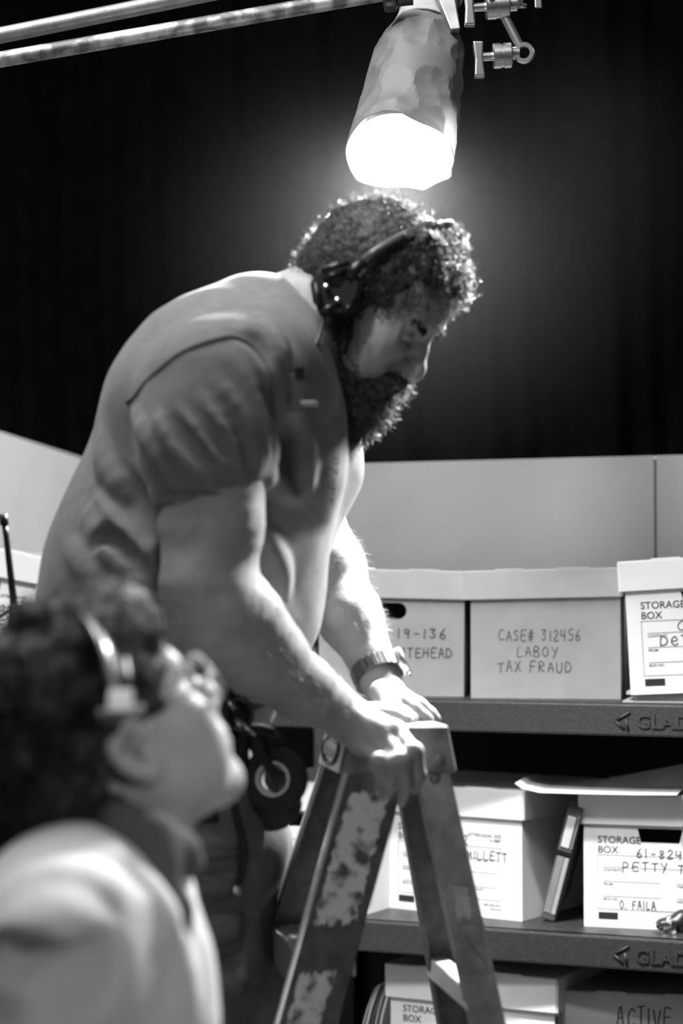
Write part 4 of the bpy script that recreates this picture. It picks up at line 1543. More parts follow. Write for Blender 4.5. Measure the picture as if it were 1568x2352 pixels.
fold([(440, 2150), (500, 2140), (550, 2110)], .012, .007)
fold([(450, 2190), (510, 2200), (560, 2170)], .009, .003, 's')
fold([(450, 2260), (520, 2270), (560, 2240)], .012, .007)
fold([(425, 1980), (480, 1990), (545, 1975)], .008, .003, 's')
shirt = _s
base_shirt = _b
pants.box(hem_mid - dn * .28, (.6, .6, .25), [axs, [0, 1, 0], dn], .004, .02, 's')
v, f = pants.mesh(.005, disp=lambda p: .0018 * wav(p, 40, 14))
man_pants = obj('trousers', v, f, M_PANTS, man, True, True)


def flap(name, quad, th, m, parent, S):
    """Sewn-on cloth patch following the surface between four photo points."""
    n_ = 9
    (x0, y0), (x1, y1), (x2, y2), (x3, y3) = quad
    pts = []
    for i_ in range(n_):
        for j_ in range(n_):
            a_, b_ = i_ / (n_ - 1), j_ / (n_ - 1)
            x = (x0 * (1 - a_) + x1 * a_) * (1 - b_) + (x3 * (1 - a_) + x2 * a_) * b_
            y = (y0 * (1 - a_) + y1 * a_) * (1 - b_) + (y3 * (1 - a_) + y2 * a_) * b_
            pts.append((x, y))
    pts, ok = S.hits(pts)
    assert ok.all(), name
    pts = S.snap(pts, 0.0, 2)
    gr = S.grad(pts)
    top = pts + gr * th
    V = np.concatenate([pts - gr * .004, top])
    F = []
    N_ = n_ * n_
    for i_ in range(n_ - 1):
        for j_ in range(n_ - 1):
            a_ = i_ * n_ + j_
            F.append((a_ + N_, a_ + n_ + N_, a_ + n_ + 1 + N_, a_ + 1 + N_))
    rim = [i_ * n_ for i_ in range(n_)] + [(n_ - 1) * n_ + j_ for j_ in range(1, n_)] + [i_ * n_ + n_ - 1 for i_ in range(n_ - 2, -1, -1)] + [j_ for j_ in range(n_ - 2, 0, -1)]
    for a_, b_ in zip(rim, rim[1:] + rim[:1]):
        F.append((a_, b_, b_ + N_, a_ + N_))
    return obj(name, V, F, m, parent, True, True)


flap('pocket_flap', [(405, 1965), (545, 1948), (548, 2020), (408, 2035)], .006, M_PANTS, man, pants)
flap('pocket_flap', [(425, 2110), (552, 2098), (548, 2185), (428, 2215)], .006, M_PANTS, man, pants)
flap('side_pocket', [(410, 1800), (490, 1800), (500, 1890), (415, 1890)], .004, M_PANTSD, man, pants)
for yc, xc in ((2.64, -.2), (2.845, -.2)):
    sh = Sdf()
    sh.path([np.array([xc - .06, yc, FOOT_Z + .045]), np.array([xc + .02, yc, FOOT_Z + .045]), np.array([xc + .12, yc, FOOT_Z + .034])], [.042, .044, .032], .02)
    sh.cap(np.array([xc - .035, yc, FOOT_Z + .07]), np.array([xc - .035, yc, FOOT_Z + .15]), .048, .052, .02)
    sh.box(np.array([xc + .03, yc, FOOT_Z - .2]), (.3, .2, .2), None, .001, .003, 's')
    v, f = sh.mesh(.004)
    obj('boot', v, f, M_BLACKM, man, True, True)

# ---- hair and beard
hair = Sdf()
hair.ell(H.w(-.016, 0, .04), (.107, .0895, .0975), H.A, .01)
hair.ell(H.w(-.07, 0, -.012), (.047, .065, .05), H.A, .03)
for s in (1, -1):
    hair.cap(H.w(.0, s * .071, .02), H.w(.012, s * .067, -.04), .012, .012, .02)
gg = np.random.default_rng(4)
for k in range(46):
    a, b = gg.uniform(-1.1, 1.1), gg.uniform(.0, 1)
    f_ = .030 + .048 * (1 - b)
    u_2 = .082 + .046 * b - .012 * abs(a)
    hair.ell(H.w(f_ * (1 - .12 * a * a), a * .058, u_2), np.array([1, 1, 1]) * gg.uniform(.011, .019), H.A, .006)
nrm = np.array([-.105, 0, .09])
nrm = nrm / np.linalg.norm(nrm)
fd = H.d(.755, 0, -.655)
pdn = H.d(.655, 0, .755)
hair.box(H.w(.024, 0, -.032) + fd * .15 + pdn * .0, (.15, .3, .142), [fd, Lh, pdn], .02, .012, 's')
hair.cap(neck0 - np.array([0, 0, .03]), neck1 - np.array([0, 0, .04]), .055, .07, .01, 's')


def hair_disp(p):
    q = H.loc(p)
    front = np.clip((q[:, 0] + .02) / .08, .25, 1) * np.clip((q[:, 2] + .05) / .1, .2, 1)
    return front * (.0042 * wav(p, 210, 31) + .0035 * wav(p, 120, 33)) + .0016 * wav(p, 300, 35)


v, f = hair.mesh(.0028, disp=hair_disp)
man_hair = obj('hair', v, f, M_HAIR, man, True, True)


def surface_samples(S, n, seed, cond=None):
    g_ = np.random.default_rng(seed)
    vv = S if isinstance(S, np.ndarray) else S
    i_ = g_.integers(0, len(vv), n * 3)
    p = vv[i_]
    if cond is not None:
        p = p[cond(p)]
    return p[:n]


roots = surface_samples(v, 5200, 5)
gr = hair.grad(roots)
lq = H.loc(roots)
tang = H.d(-.25, 0, -.6)[None] + gr * .75
vs, fs = strands(roots - gr * .002, tang, .014, .00055, 4, curl=.0022, jitter=.45, seed=6)
fo = lq[:, 0] > .02
vs2, fs2 = strands(roots[fo] - gr[fo] * .003, gr[fo] * .8 + H.d(.3, 0, -.2), .019, .0007, 7, curl=.0055, jitter=.5, seed=8)
hs = obj('hair_strands', np.concatenate([vs, vs2]), np.concatenate([fs, fs2 + len(vs)]), M_STRAND, man_hair, True, True)
hs['kind'] = 'stuff'

beard = Sdf()
beard.ell(H.w(.048, 0, -.105), (.056, .062, .050), H.A, .02)
beard.ell(H.w(.066, 0, -.118), (.044, .050, .046), H.A, .03)
for s in (1, -1):
    beard.path([H.w(.002, s * .068, -.022), H.w(.016, s * .058, -.050), H.w(.026, s * .047, -.085), H.w(.045, s * .034, -.11)], [.012, .021, .030, .032], .02)
    beard.path([H.w(.104, s * .004, -.055), H.w(.096, s * .026, -.066), H.w(.082, s * .036, -.088)], [.010, .009, .011], .012)
beard.cap(H.w(.02, 0, -.12), H.w(-.015, 0, -.10), .05, .045, .03)
for k in range(30):
    a = gg.uniform(-1.3, 1.3)
    b = gg.uniform(0, 1)
    beard.ell(H.w(.062 + .044 * math.cos(a) * (1 - .25 * b), .046 * math.sin(a), -.095 - .062 * b), np.array([1, 1, 1.4]) * gg.uniform(.009, .014), H.A, .008)
beard.cap(H.w(.113, -.012, -.0765), H.w(.113, .012, -.0765), .0045, .0045, .005, 's')
v, f = beard.mesh(.0028, disp=lambda p: .003 * wav(p, 230, 41) + .002 * wav(p, 120, 43))
man_beard = obj('beard', v, f, M_HAIR, man, True, True)
roots = surface_samples(v, 7500, 15)
gr = beard.grad(roots)
vs, fs = strands(roots - gr * .002, gr * .75 + H.d(.15, 0, -.7), .019, .0006, 4, curl=.0028, jitter=.35, seed=16)
bs = obj('beard_strands', vs, fs, M_BEARD, man_beard, True, True)
bs['kind'] = 'stuff'
# eyebrows
for s in (-1, 1):
    rr = []
    for k in range(170):
        t_ = gg.uniform(0, 1)
        rr.append(H.w(.0955 - .012 * t_, s * (.014 + .038 * t_), .0165 + .008 * math.sin(t_ * 2.4) + gg.normal() * .0022))
    rr = body.snap(np.array(rr))
    vs, fs = strands(rr, body.grad(rr) * .5 + H.d(-.3, s * .8, -.1), .009, .0005, 3, jitter=.2, seed=3)
    e_ = obj('eyebrow', vs, fs, M_HAIR, man, True, True)
    e_['kind'] = 'stuff'
    rr = body.snap(np.array([H.w(.0905, s * (.02 + .0045 * k), -.008 - .0015 * math.sin(k)) for k in range(7)] * 5) + gg.normal(size=(35, 3)) * .0006)
    vs, fs = strands(rr, np.tile(H.d(.9, s * .2, -.5), (35, 1)), .007, .0003, 3, jitter=.15, seed=4)
    e_ = obj('eyelashes', vs, fs, M_HAIR, man, True, True)
    e_['kind'] = 'stuff'

# fine arm hair
def on_arm(p):
    a = np.linalg.norm(np.cross(p - EN, WN - EN), axis=1) / np.linalg.norm(WN - EN)
    t_ = (p - EN) @ (WN - EN) / np.sum((WN - EN) ** 2)
    b = np.linalg.norm(np.cross(p - EF, WF - EF), axis=1) / np.linalg.norm(WF - EF)
    t2 = (p - EF) @ (WF - EF) / np.sum((WF - EF) ** 2)
    return ((a < .085) & (t_ > .25) & (t_ < 1.12) & (p[:, 1] < 2.75)) | ((b < .07) & (t2 > .1) & (t2 < 1.0) & (p[:, 1] > 2.72))


roots = surface_samples(BV, 4200, 25, on_arm)
gr = body.grad(roots)
along = np.where((roots[:, 1] < 2.72)[:, None], (WN - EN) / np.linalg.norm(WN - EN), (WF - EF) / np.linalg.norm(WF - EF))
vs, fs = strands(roots, gr * .55 + along * .55, .011, .00022, 3, jitter=.35, seed=26)
ah = obj('arm_hair', vs, fs, M_ARMHAIR, man, True, True)
ah['kind'] = 'stuff'

# ------------------------------------------------------------------ his headset
hd = thing('headset', 'black single-ear headset on the bearded man\'s head', 'headset', H.w(-.05, -.1, -.02))
EARC = P(772, 662, 2.645)
eax = np.array([-.12, -1, .05])
eax /= np.linalg.norm(eax)
smooth_by_angle(MB().lathe([(0, .0), (.034, .0), (.037, .006), (.036, .018), (.030, .024), (0, .024)], EARC + eax * -.018, eax, 9, ref=Uh).build('ear_cup', M_BLACK, hd, world=True), 30)
smooth_by_angle(MB().lathe([(.012, 0), (.033, .0), (.036, .008), (.033, .016), (.012, .016), (.012, 0)], EARC + eax * -.034, eax, 28).build('ear_cushion', M_BLACKM, hd, world=True))
for x, y in ((749, 659), (775, 690)):
    q = P(x, y, 2.632)
    smooth_by_angle(MB().lathe([(0, .005), (.0032, .004), (.004, .001), (.0042, -.004)], q, eax, 14).build('screw', M_CHROME, hd, world=True))
for (xa, ya), (xb, yb), r_ in (((738, 622), (800, 604), .004), ((742, 640), (790, 625), .003), ((735, 720), (772, 700), .0045), ((790, 720), (806, 700), .003), ((724, 650), (735, 715), .0035)):
    MB().tube([P(xa, ya, 2.635), P((xa + xb) / 2, (ya + yb) / 2 - 2, 2.628), P(xb, yb, 2.635)], r_, 8).build('cup_rib', M_BLACK, hd, smooth=True, world=True)
HS = Sdf()
HS.p = hair.p[:12]
bandc = [P(822, 612, 2.64)]
for x, y in ((868, 580), (930, 545), (980, 524), (1015, 514)):
    q = hair.hit(x, y)
    bandc.append(q if q is not None else H.w(.02, -.03, .13))
bandc += [H.w(.022, .0, .142), H.w(.018, .05, .125), H.w(.01, .082, .07), H.w(.0, .088, .01)]
bandc = np.array(bandc)
bandc[1:] = hair.snap(bandc[1:], .006)
bandc = curve_pts(bandc, 48)
band = MB().tube(bandc, .0085, 10, flat=(H.d(0, 0, 1), .38)).build('headband', mat('headset_band', .06, .35), hd, smooth=True, world=True)
MB().tube([bandc[2] - Lh * .004, bandc[6] - Lh * .005, bandc[12] - Lh * .005], .0058, 10).build('band_slider', mat('headset_slider', .1, .3), hd, smooth=True, world=True)
MB().tube([bandc[6] - Lh * .006 - Uh * .007, bandc[12] - Lh * .006 - Uh * .007], .0022, 6).build('slider_rail', M_BLACK, hd, smooth=True, world=True)
MB().tube([P(800, 640, 2.64), P(815, 618, 2.64), bandc[2]], .008, 10).build('yoke', M_BLACK, hd, smooth=True, world=True)
MB().tube(curve_pts([P(745, 725, 2.64), P(730, 780, 2.62), P(700, 850, 2.58), P(682, 880, 2.565)], 20), .0025, 8).build('cable', M_BLACK, hd, smooth=True, world=True)
q = H.w(-.01, .085, -.004)
smooth_by_angle(MB().lathe([(0, 0), (.03, 0), (.03, .016), (0, .016)], q, Lh, 20).build('temple_pad', M_BLACKM, hd, world=True))

# lapel clip and nape clip
q = shirt.hit(681, 905)
t = thing('microphone_clip', 'small grey cable clip on the T-shirt below the beard', 'clip', q)
for nm, dx, dz, hx, hz, m_ in (('clip_body', 0, 0, .011, .024, mat('clip_grey', .1, .4)), ('clip_jaw', .004, .026, .006, .008, M_BLACK), ('clip_pin', .016, -.014, .011, .0035, M_CHROME)):
    c = q + np.array([dx, -.012 - .003 * (nm != 'clip_body'), dz])
    MB().box(c - np.array([hx, .006, hz]), c + np.array([hx, .006, hz])).build(nm, m_, t, world=True, bevel=.002)
q = P(600, 664, 2.72)
t = thing('cable_clip', 'small black clip on the collar at the nape of the bearded man', 'clip', q)
MB().tube([P(582, 664, 2.70), P(592, 672, 2.70), P(606, 672, 2.71)], [.005, .008, .005], 10).build('clip_body', M_BLACK, t, smooth=True, world=True)
MB().tube([P(600, 660, 2.71), P(622, 654, 2.72), P(650, 660, 2.73)], [.0055, .006, .004], 10).build('clip_arm', M_CHROME, t, smooth=True, world=True)
MB().tube([P(585, 656, 2.70), P(590, 656, 2.70)], .003, 8).build('clip_screw', M_CHROME, t, smooth=True, world=True)

# ------------------------------------------------------------------ wrist watch on the far wrist
wax = (WF - EF) / np.linalg.norm(WF - EF)
wc = WF - wax * .012 + np.array([.004, -.004, 0])
t = thing('wrist_watch', 'dark link-band wrist watch on the bearded man\'s far wrist', 'watch', wc)
wu = np.cross(wax, [0, 1, 0])
wu /= np.linalg.norm(wu)
if wu[0] < 0:
    wu = -wu
wv = np.cross(wax, wu)
NL = 26
for k in range(NL):
    a = 2 * math.pi * k / NL
    if abs(a) < .45 or abs(a - 2 * math.pi) < .45:
        continue
    rr_ = .0365 if math.cos(a) > 0 else .0345
    c = wc + (wu * math.cos(a) * rr_ + wv * math.sin(a) * .0345)
    n_ = wu * math.cos(a) + wv * math.sin(a)
    tn = -wu * math.sin(a) + wv * math.cos(a)
    ha, hb, hc = wax * .0115, tn * .0038, n_ * .0022
    b_ = [c + sa * ha + sb * hb - hc for sa, sb in ((-1, -1), (1, -1), (1, 1), (-1, 1))]
    t_ = [c + sa * ha + sb * hb + hc for sa, sb in ((-1, -1), (1, -1), (1, 1), (-1, 1))]
    MB().hexa(b_, t_).build('band_link', mat('watch_steel', .12, .4, .5), t, world=True, bevel=.0006, seg=1)
smooth_by_angle(MB().lathe([(0, 0), (.0205, 0), (.0215, .003), (.0215, .009), (.0185, .011), (.017, .0102), (0, .0102)], wc + wu * .033, wu, 32).build('case', M_CHROME, t, world=True))
smooth_by_angle(MB().lathe([(0, .0108), (.0165, .0108)], wc + wu * .033, wu, 32).build('dial', M_BLACK, t, world=True))
MB().tube([wc + wu * .039 + wax * .021, wc + wu * .039 + wax * .026], .003, 10).build('crown', M_CHROME, t, smooth=True, world=True)

# ------------------------------------------------------------------ tool belt, tape rolls, radio
belt = thing('tool_belt', 'black tool belt with hanging straps at the bearded man\'s waist', 'belt', P(520, 1660, 2.62))
bp_ = []
for k in range(33):
    a = 2 * math.pi * k / 32
    c = P(350, 1530, 2.76) + np.array([.150 * math.cos(a), .215 * math.sin(a), 0])
    c[2] += -.055 * math.cos(a) * 1.0
    bp_.append(c)
MB().tube(bp_, .022, 10, flat=((0, 0, 1), .3)).build('waist_strap', M_BLACKM, belt, smooth=True, world=True)
q1 = Sdf()
q1.box(P(525, 1690, 2.60), (.026, .018, .05), None, .01, .01)
q1.box(P(520, 1660, 2.605), (.03, .02, .02), None, .008, .01)
v, f = q1.mesh(.003)
obj('pouch', v, f, M_BLACKM, belt, True, True)
MB().tube(curve_pts([P(405, 1425, 2.585), P(440, 1470, 2.575), P(500, 1540, 2.575), P(520, 1590, 2.575), P(545, 1640, 2.575), P(572, 1690, 2.575)], 30), .0085, 8, flat=((0, 1, 0), .5)).build('shoulder_strap', M_BLACKM, belt, smooth=True, world=True)
for (xa, ya), (xb, yb), r_, m_ in (((517, 1600), (538, 1628), .0035, M_CHROME), ((545, 1650), (585, 1690), .0028, M_CHROME), ((540, 1650), (552, 1672), .003, M_CHROME)):
    MB().tube([P(xa, ya, 2.566), P(xb, yb, 2.566)], r_, 8).build('snap_hook', m_, belt, smooth=True, world=True)
ringp = [P(548, 1640, 2.566) + np.array([.017 * math.cos(a), 0, .02 * math.sin(a)]) for a in np.linspace(0, 2 * math.pi, 25)]
MB().tube(ringp, .003, 8, cap=False).build('ring', M_BLACK, belt, smooth=True, world=True)
MB().tube(curve_pts([P(540, 1690, 2.57), P(520, 1780, 2.57), P(545, 1880, 2.565), P(562, 1960, 2.565), P(550, 2030, 2.565)], 30), .005, 8).build('hanging_cord', M_BLACKM, belt, smooth=True, world=True)
smooth_by_angle(MB().lathe([(0, -.007), (.005, -.005), (.007, 0), (.005, .005), (0, .007)], P(541, 2045, 2.562), (0, 0, 1), 16).build('cord_tip', M_CHROME, belt, world=True), 80)
MB().tube([P(465, 1815, 2.575), P(490, 1875, 2.57)], .0085, 8, flat=((0, 1, 0), .5)).build('strap_end', M_BLACKM, belt, smooth=True, world=True)


def tape_roll(label, c, axis_, ro, ri, wd, core_m):
    t = thing('tape_roll', label, 'tape', c, group='tape rolls hanging from the tool belt')
    c = np.array(c)
    smooth_by_angle(MB().lathe([(ri + .003, -wd / 2), (ro - .001, -wd / 2), (ro, -wd / 2 + .001), (ro, wd / 2 - .001), (ro - .001, wd / 2), (ri + .003, wd / 2), (ri + .003, -wd / 2)], c, axis_, 44).build('tape', mat('black_tape', .03, .7, spec=.15, bump=.2, bscale=300), t, world=True))
    smooth_by_angle(MB().lathe([(ri, -wd / 2 - .0005), (ri + .0034, -wd / 2 - .0005), (ri + .0034, wd / 2 + .0005), (ri, wd / 2 + .0005), (ri, -wd / 2 - .0005)], c, axis_, 40).build('core', core_m, t, world=True))
    return t


r1 = tape_roll('black tape roll with white core hanging beside the ladder', P(632, 1789, 2.60), (-.25, -1, .08), .041, .0195, .026, mat('paper_core', .62, .7))
tape_roll('wider black tape roll hanging below the white-cored one', P(622, 1835, 2.645), (-.25, -.62, .55), .036, .02, .048, mat('dark_core', .1, .7))
tape_roll('small black tape roll at the top of the hanging bunch', P(606, 1700, 2.615), (.35, -.3, .9), .024, .012, .025, mat('dark_core', .1, .7))
tl = MB().hexa([P(655, 1830, 2.63), P(702, 1800, 2.63), P(702, 1800, 2.632), P(655, 1830, 2.632)], [P(660, 1815, 2.61), P(708, 1795, 2.62), P(708, 1795, 2.622), P(660, 1815, 2.612)])
o = tl.build('tape_end', M_FOLDER, r1, world=True)
sp = MB().tube(curve_pts([P(585, 1690, 2.57), P(600, 1730, 2.575), P(628, 1775, 2.60), P(645, 1790, 2.62)], 14), .007, 8)
sp.build('hanging_strap', M_BLACKM, belt, smooth=True, world=True)

rad = thing('walkie_talkie', 'black walkie-talkie with long antenna clipped behind the bearded man\'s waist', 'radio', P(45, 1440, 2.76))
MB().box(P(52, 1455, 2.76) - np.array([.017, .024, .055]), P(52, 1455, 2.76) + np.array([.012, .024, .04])).build('radio_body', M_BLACK, rad, world=True, bevel=.004)
MB().tube([P(33, 1410, 2.76), P(30, 1370, 2.76), P(14, 1230, 2.76), P(10, 1205, 2.76)], [.006, .0052, .0042, .004], 12).build('antenna', M_BLACK, rad, smooth=True, world=True)
MB().tube([P(10, 1206, 2.76), P(7, 1180, 2.76)], [.0065, .0055], 12).build('antenna_tip', M_BLACK, rad, smooth=True, world=True)
MB().tube([P(60, 1400, 2.76), P(59, 1385, 2.76)], .007, 12).build('volume_knob', M_BLACK, rad, smooth=True, world=True)
MB().tube(curve_pts([P(30, 1400, 2.755), P(5, 1412, 2.755), P(-15, 1440, 2.755), P(5, 1465, 2.755), P(35, 1462, 2.755)], 24), .0022, 8).build('cable', M_BLACK, rad, smooth=True, world=True)
# ------------------------------------------------------------------ person in the foreground
HC2 = P(238, 1690, 1.86)
yw, pt = R(31), R(35)
F2 = np.array([math.cos(pt) * math.cos(yw), math.cos(pt) * math.sin(yw), math.sin(pt)])
L2 = np.array([-math.sin(yw), math.cos(yw), 0])
U2 = np.cross(F2, L2)
H2 = Frame(HC2, F2, L2, U2, .95)
per = thing('person', 'person with glasses and curly dark hair in a light shirt, looking up, nearest the camera', 'person', (HC2[0] - .02, 1.86, 0))
b2 = Sdf()
head_sdf(b2, H2, ear_size=1.2)
b2.cap(H2.w(-.03, 0, -.06), P(265, 2010, 1.86), .056, .064, .03)
b2.path([P(265, 2010, 1.86), P(200, 2200, 1.86)], [.064, .08], .03)
v, f = b2.mesh(.0042)
obj('body', v, f, M_SKIN2, per, True, True)

s2 = Sdf()
s2.path([P(205, 2120, 1.86), P(205, 2300, 1.86), P(195, 2600, 1.86), P(195, 2900, 1.86)], [.088, .102, .108, .104], .06, ys=.62)
s2.path([P(240, 2030, 1.86), P(160, 2110, 1.745), P(120, 2200, 1.69)], [.055, .068, .066], .05)
s2.path([P(240, 2030, 1.86), P(150, 2060, 1.99), P(120, 2150, 2.04)], [.055, .068, .066], .05)
s2.path([P(120, 2200, 1.69), P(70, 2480, 1.67), P(60, 2750, 1.68), P(150, 2950, 1.70)], [.064, .057, .05, .04], .02)
s2.path([P(120, 2150, 2.04), P(90, 2500, 2.05), P(110, 2800, 2.03), P(200, 2950, 2.0)], [.064, .057, .05, .04], .02)
s2.path([P(330, 2080, 1.83), P(372, 2200, 1.81), P(395, 2352, 1.80)], [.03, .03, .03], .04)
base2 = Sdf()
base2.p = list(s2.p)
_b, _s = base_shirt, shirt
base_shirt, shirt = base2, s2
fold([(0, 2110), (80, 2078), (160, 2060), (225, 2062), (268, 2095)], .021, -.001, 's', .012)
fold([(0, 2080), (90, 2040), (190, 2022), (280, 2060)], .017, .012, 'u', .03)
fold([(0, 2165), (100, 2125), (200, 2115)], .017, .010, 'u', .03)
fold([(0, 2215), (70, 2205), (120, 2208)], .010, .002, 's', .02)
fold([(262, 1958), (330, 2030), (375, 2110), (400, 2200)], .009, .002, 's', .012)
fold([(330, 2010), (385, 2110), (420, 2240), (440, 2340)], .012, .008, 'u', .02)
fold([(120, 2340), (190, 2250), (260, 2200)], .014, .004, 's', .03)
base_shirt, shirt = _b, _s
nx2 = (H2.w(-.03, 0, -.06) - P(265, 2010, 1.86))
nx2 /= np.linalg.norm(nx2)
uu = np.cross(nx2, [0, 1, 0])
uu /= np.linalg.norm(uu)
rg = [P(250, 1975, 1.86) + uu * math.cos(a) * .060 + np.array([0, 1, 0]) * math.sin(a) * .066 + np.array([0, 0, -.014]) * math.cos(a) * (1 if uu[0] > 0 else -1) for a in np.linspace(0, 2 * math.pi, 25)]

s2.cap(P(262, 1960, 1.86), P(270, 1800, 1.86), .056, .056, .008, 's')
col_ = Sdf()
col_.path([P(130, 1925, 1.93), P(120, 1905, 1.86), P(190, 1893, 1.80), P(270, 1900, 1.775), P(345, 1930, 1.775), P(405, 1962, 1.80), P(428, 1978, 1.835), P(405, 1955, 1.88), P(320, 1900, 1.93)],
          [.017, .018, .020, .022, .022, .020, .013, .014, .015], .015)
col_.path([P(280, 1935, 1.772), P(350, 1990, 1.765), P(400, 2090, 1.765), P(428, 2190, 1.77)], [.014, .016, .013, .007], .02)
v, f = col_.mesh(.005)
obj('collar', v, f, mat('shaded_collar_cloth', .1, .9, spec=.1), per, True, True)  # shade on the shirt collar is put into this darker colour
v, f = s2.mesh(.006, disp=lambda p: .003 * wav(p, 26, 51))
obj('shirt', v, f, M_SHIRT2, per, True, True)
p2_ = Sdf()
bx2 = float(P(195, 2900, 1.86)[0])
for yy in (1.77, 1.95):
    p2_.path([np.array([bx2, yy, .93]), np.array([bx2 + .02, yy, .5]), np.array([bx2, yy, .08])], [.1, .075, .055], .04)
p2_.cap(np.array([bx2, 1.79, .92]), np.array([bx2, 1.93, .92]), .11, .11, .04)
v, f = p2_.mesh(.009)
obj('trousers', v, f, M_PANTS, per, True, True)
for yy in (1.77, 1.95):
    sh = Sdf()
    sh.path([np.array([bx2 - .05, yy, .045]), np.array([bx2 + .14, yy, .034])], [.045, .034], .02)
    sh.cap(np.array([bx2, yy, .05]), np.array([bx2, yy, .1]), .046, .05, .02)
    sh.box(np.array([bx2, yy, -.2]), (.4, .3, .2), None, .001, .003, 's')
    v, f = sh.mesh(.006)
    obj('shoe', v, f, M_BLACKM, per, True, True)

h2_ = Sdf()
h2_.ell(H2.w(-.008, 0, .042), np.array((.112, .104, .100)) * .95, H2.A, .02)
h2_.ell(H2.w(-.075, 0, -.03), np.array((.085, .092, .095)) * .95, H2.A, .03)
h2_.ell(H2.w(.035, 0, .085), np.array((.075, .08, .05)) * .95, H2.A, .03)
for k in range(44):
    a, b = gg.uniform(0, 6.28), gg.uniform(0, 1)
    dr = np.array([math.cos(a) * math.sqrt(1 - b * b), math.sin(a) * math.sqrt(1 - b * b), b])
    h2_.ell(H2.w(-.008 + .106 * dr[0], .096 * dr[1], .042 + .092 * dr[2]), np.ones(3) * gg.uniform(.012, .021), H2.A, .014)
h2_.box(H2.w(.024, 0, -.022) + H2.d(.82, 0, -.57) * .15, (.15, .3, .125), [H2.d(.82, 0, -.57), L2, H2.d(.57, 0, .82)], .02, .015, 's')
h2_.cap(H2.w(-.004, -.14, -.012), H2.w(-.004, -.07, -.012), .040, .040, .01, 's')
h2_.cap(H2.w(-.01, 0, -.07), P(285, 2010, 1.86), .058, .064, .01, 's')
h2_.ell(H2.w(.05, -.06, -.1), np.array((.09, .06, .075)), H2.A, .02, 's')
v, f = h2_.mesh(.0045, disp=lambda p: .005 * wav(p, 130, 61) + .004 * wav(p, 80, 63))
hh2 = obj('hair', v, f, M_HAIR2, per, True, True)
roots = surface_samples(v, 4200, 65)
lq2 = H2.loc(roots)
roots = roots[~((lq2[:, 1] < -.03) & (lq2[:, 0] > -.06) & (lq2[:, 2] < .045))]
gr = h2_.grad(roots)
vs, fs = strands(roots - gr * .003, gr * .5 + H2.d(-.5, 0, -.5), .020, .0008, 5, curl=.005, jitter=.5, seed=66)
o = obj('hair_strands', vs, fs, M_STRAND2, hh2, True, True)
o['kind'] = 'stuff'

# glasses
gl_ = thing('eyeglasses', 'clear-framed eyeglasses worn by the person nearest the camera', 'glasses', H2.w(.1, 0, 0))
mg = mat('clear_frame', .45, .15)
mlens = bpy.data.materials.new('lens_glass')
mlens.use_nodes = True
nt = mlens.node_tree
g1 = nt.nodes.new('ShaderNodeBsdfGlossy')
g1.inputs['Roughness'].default_value = .03
t1 = nt.nodes.new('ShaderNodeBsdfTransparent')
x1 = nt.nodes.new('ShaderNodeMixShader')
x1.inputs[0].default_value = .12
nt.links.new(t1.outputs[0], x1.inputs[1])
nt.links.new(g1.outputs[0], x1.inputs[2])
nt.links.new(x1.outputs[0], nt.nodes['Material Output'].inputs[0])
for s in (-1, 1):
    rgp = []
    for a in np.linspace(0, 2 * math.pi, 33):
        rgp.append(H2.w(.113 - .006 * abs(math.cos(a)), s * .035 + .027 * math.cos(a), -.006 + .023 * math.sin(a)))
    MB().tube(rgp, .0028, 8, cap=False).build('rim', mg, gl_, smooth=True, world=True)
    obj('lens', rgp[:-1] + [H2.w(.113, s * .035, -.006)], [(k, (k + 1) % 32, 32) for k in range(32)], mlens, gl_, True, True)
    MB().tube([H2.w(.107, s * .062, .002), H2.w(.095, s * .076, .004), H2.w(.0, s * .083, .01), H2.w(-.025, s * .084, -.004)], .0026, 8).build('temple', mg, gl_, smooth=True, world=True)
MB().tube([H2.w(.111, -.009, -.001), H2.w(.115, 0, .003), H2.w(.111, .009, -.001)], .0026, 8).build('bridge', mg, gl_, smooth=True, world=True)

# single-ear headset with a temple pad
h3 = thing('headset', 'grey-banded headset with a pale temple pad on the person nearest the camera', 'headset', P(272, 1610, 1.72))
bc = curve_pts([P(120, 1405, 1.93), P(165, 1402, 1.86), P(205, 1430, 1.79), P(240, 1482, 1.752), P(262, 1545, 1.735), P(272, 1600, 1.728)], 36)
MB().tube(bc, .0145, 12, flat=((0, 1, 0.3), .3)).build('headband', mat('satin_band', .42, .25, .4), h3, smooth=True, world=True)
MB().tube([P(258, 1520, 1.742), P(268, 1575, 1.730), P(274, 1612, 1.726)], .0135, 10, flat=((0, 1, .1), .4)).build('slider', M_BLACK, h3, smooth=True, world=True)
c = P(277, 1608, 1.712)
MB().hexa([c + np.array(q) for q in ((-.0105, -.012, -.009), (.0105, -.012, -.009), (.0105, .004, -.009), (-.0105, .004, -.009))],
          [c + np.array(q) for q in ((-.0105, -.001, .009), (.0105, -.001, .009), (.0105, .006, .009), (-.0105, .006, .009))]).build('pad_clip', M_WHITEP, h3, world=True, bevel=.003)
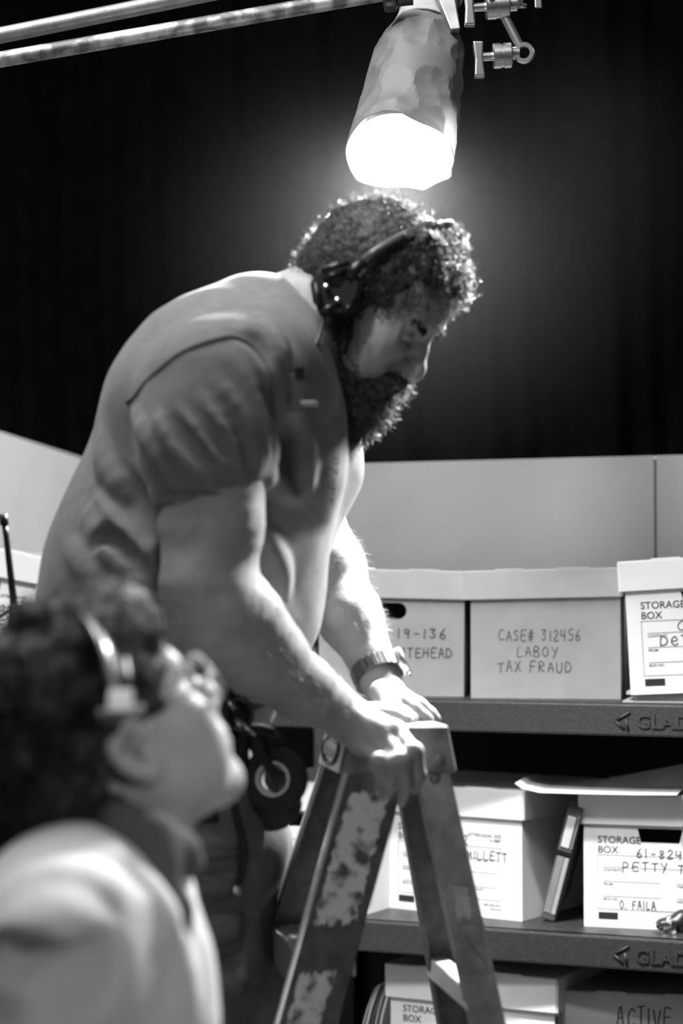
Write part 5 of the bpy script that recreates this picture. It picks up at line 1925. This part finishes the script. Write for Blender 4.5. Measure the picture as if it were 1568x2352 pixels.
MB().tube([P(230, 1642, 1.716), P(280, 1636, 1.710), P(328, 1632, 1.716)], .0055, 10).build('temple_pad', mat('pad_foam', .25, .8), h3, smooth=True, world=True)
MB().tube(curve_pts([P(120, 1405, 1.93), P(90, 1440, 2.0), P(90, 1520, 2.03), P(110, 1600, 2.03)], 14), .0145, 10, flat=((1, 0, 0), .3)).build('far_band', M_BLACK, h3, smooth=True, world=True)

# ------------------------------------------------------------------ thin stage haze around the lamp
HZR = .55
hz = MB().lathe([(HZR * math.sin(math.pi * k / 24), -HZR * math.cos(math.pi * k / 24)) for k in range(25)], (0, 0, 0), (0, 0, 1), 32).build('stage_haze', None)
hz.location = Vector(open_c + axis * .08 + np.array([0, .12, 0]))
mh = bpy.data.materials.new('thin_haze')
mh.use_nodes = True
nt = mh.node_tree
nt.nodes.remove(nt.nodes['Principled BSDF'])
sc = nt.nodes.new('ShaderNodeVolumeScatter')
sc.inputs['Color'].default_value = (1, 1, 1, 1)
sc.inputs['Anisotropy'].default_value = .2
tc_ = nt.nodes.new('ShaderNodeTexCoord')
mp2 = nt.nodes.new('ShaderNodeMapping')
mp2.inputs['Scale'].default_value = (1 / HZR,) * 3
gr_ = nt.nodes.new('ShaderNodeTexGradient')
gr_.gradient_type = 'SPHERICAL'
pw = nt.nodes.new('ShaderNodeMath')
pw.operation = 'POWER'
pw.inputs[1].default_value = 1.6
ml_ = nt.nodes.new('ShaderNodeMath')
ml_.operation = 'MULTIPLY'
ml_.inputs[1].default_value = .02
nt.links.new(tc_.outputs['Object'], mp2.inputs['Vector'])
nt.links.new(mp2.outputs[0], gr_.inputs['Vector'])
nt.links.new(gr_.outputs['Fac'], pw.inputs[0])
nt.links.new(pw.outputs[0], ml_.inputs[0])
nt.links.new(ml_.outputs[0], sc.inputs['Density'])
nt.links.new(sc.outputs[0], nt.nodes['Material Output'].inputs['Volume'])
hz.data.materials.clear()
hz.data.materials.append(mh)
tag(hz, 'thin haze glowing in the air around the lamp', 'haze')
hz['kind'] = 'stuff'
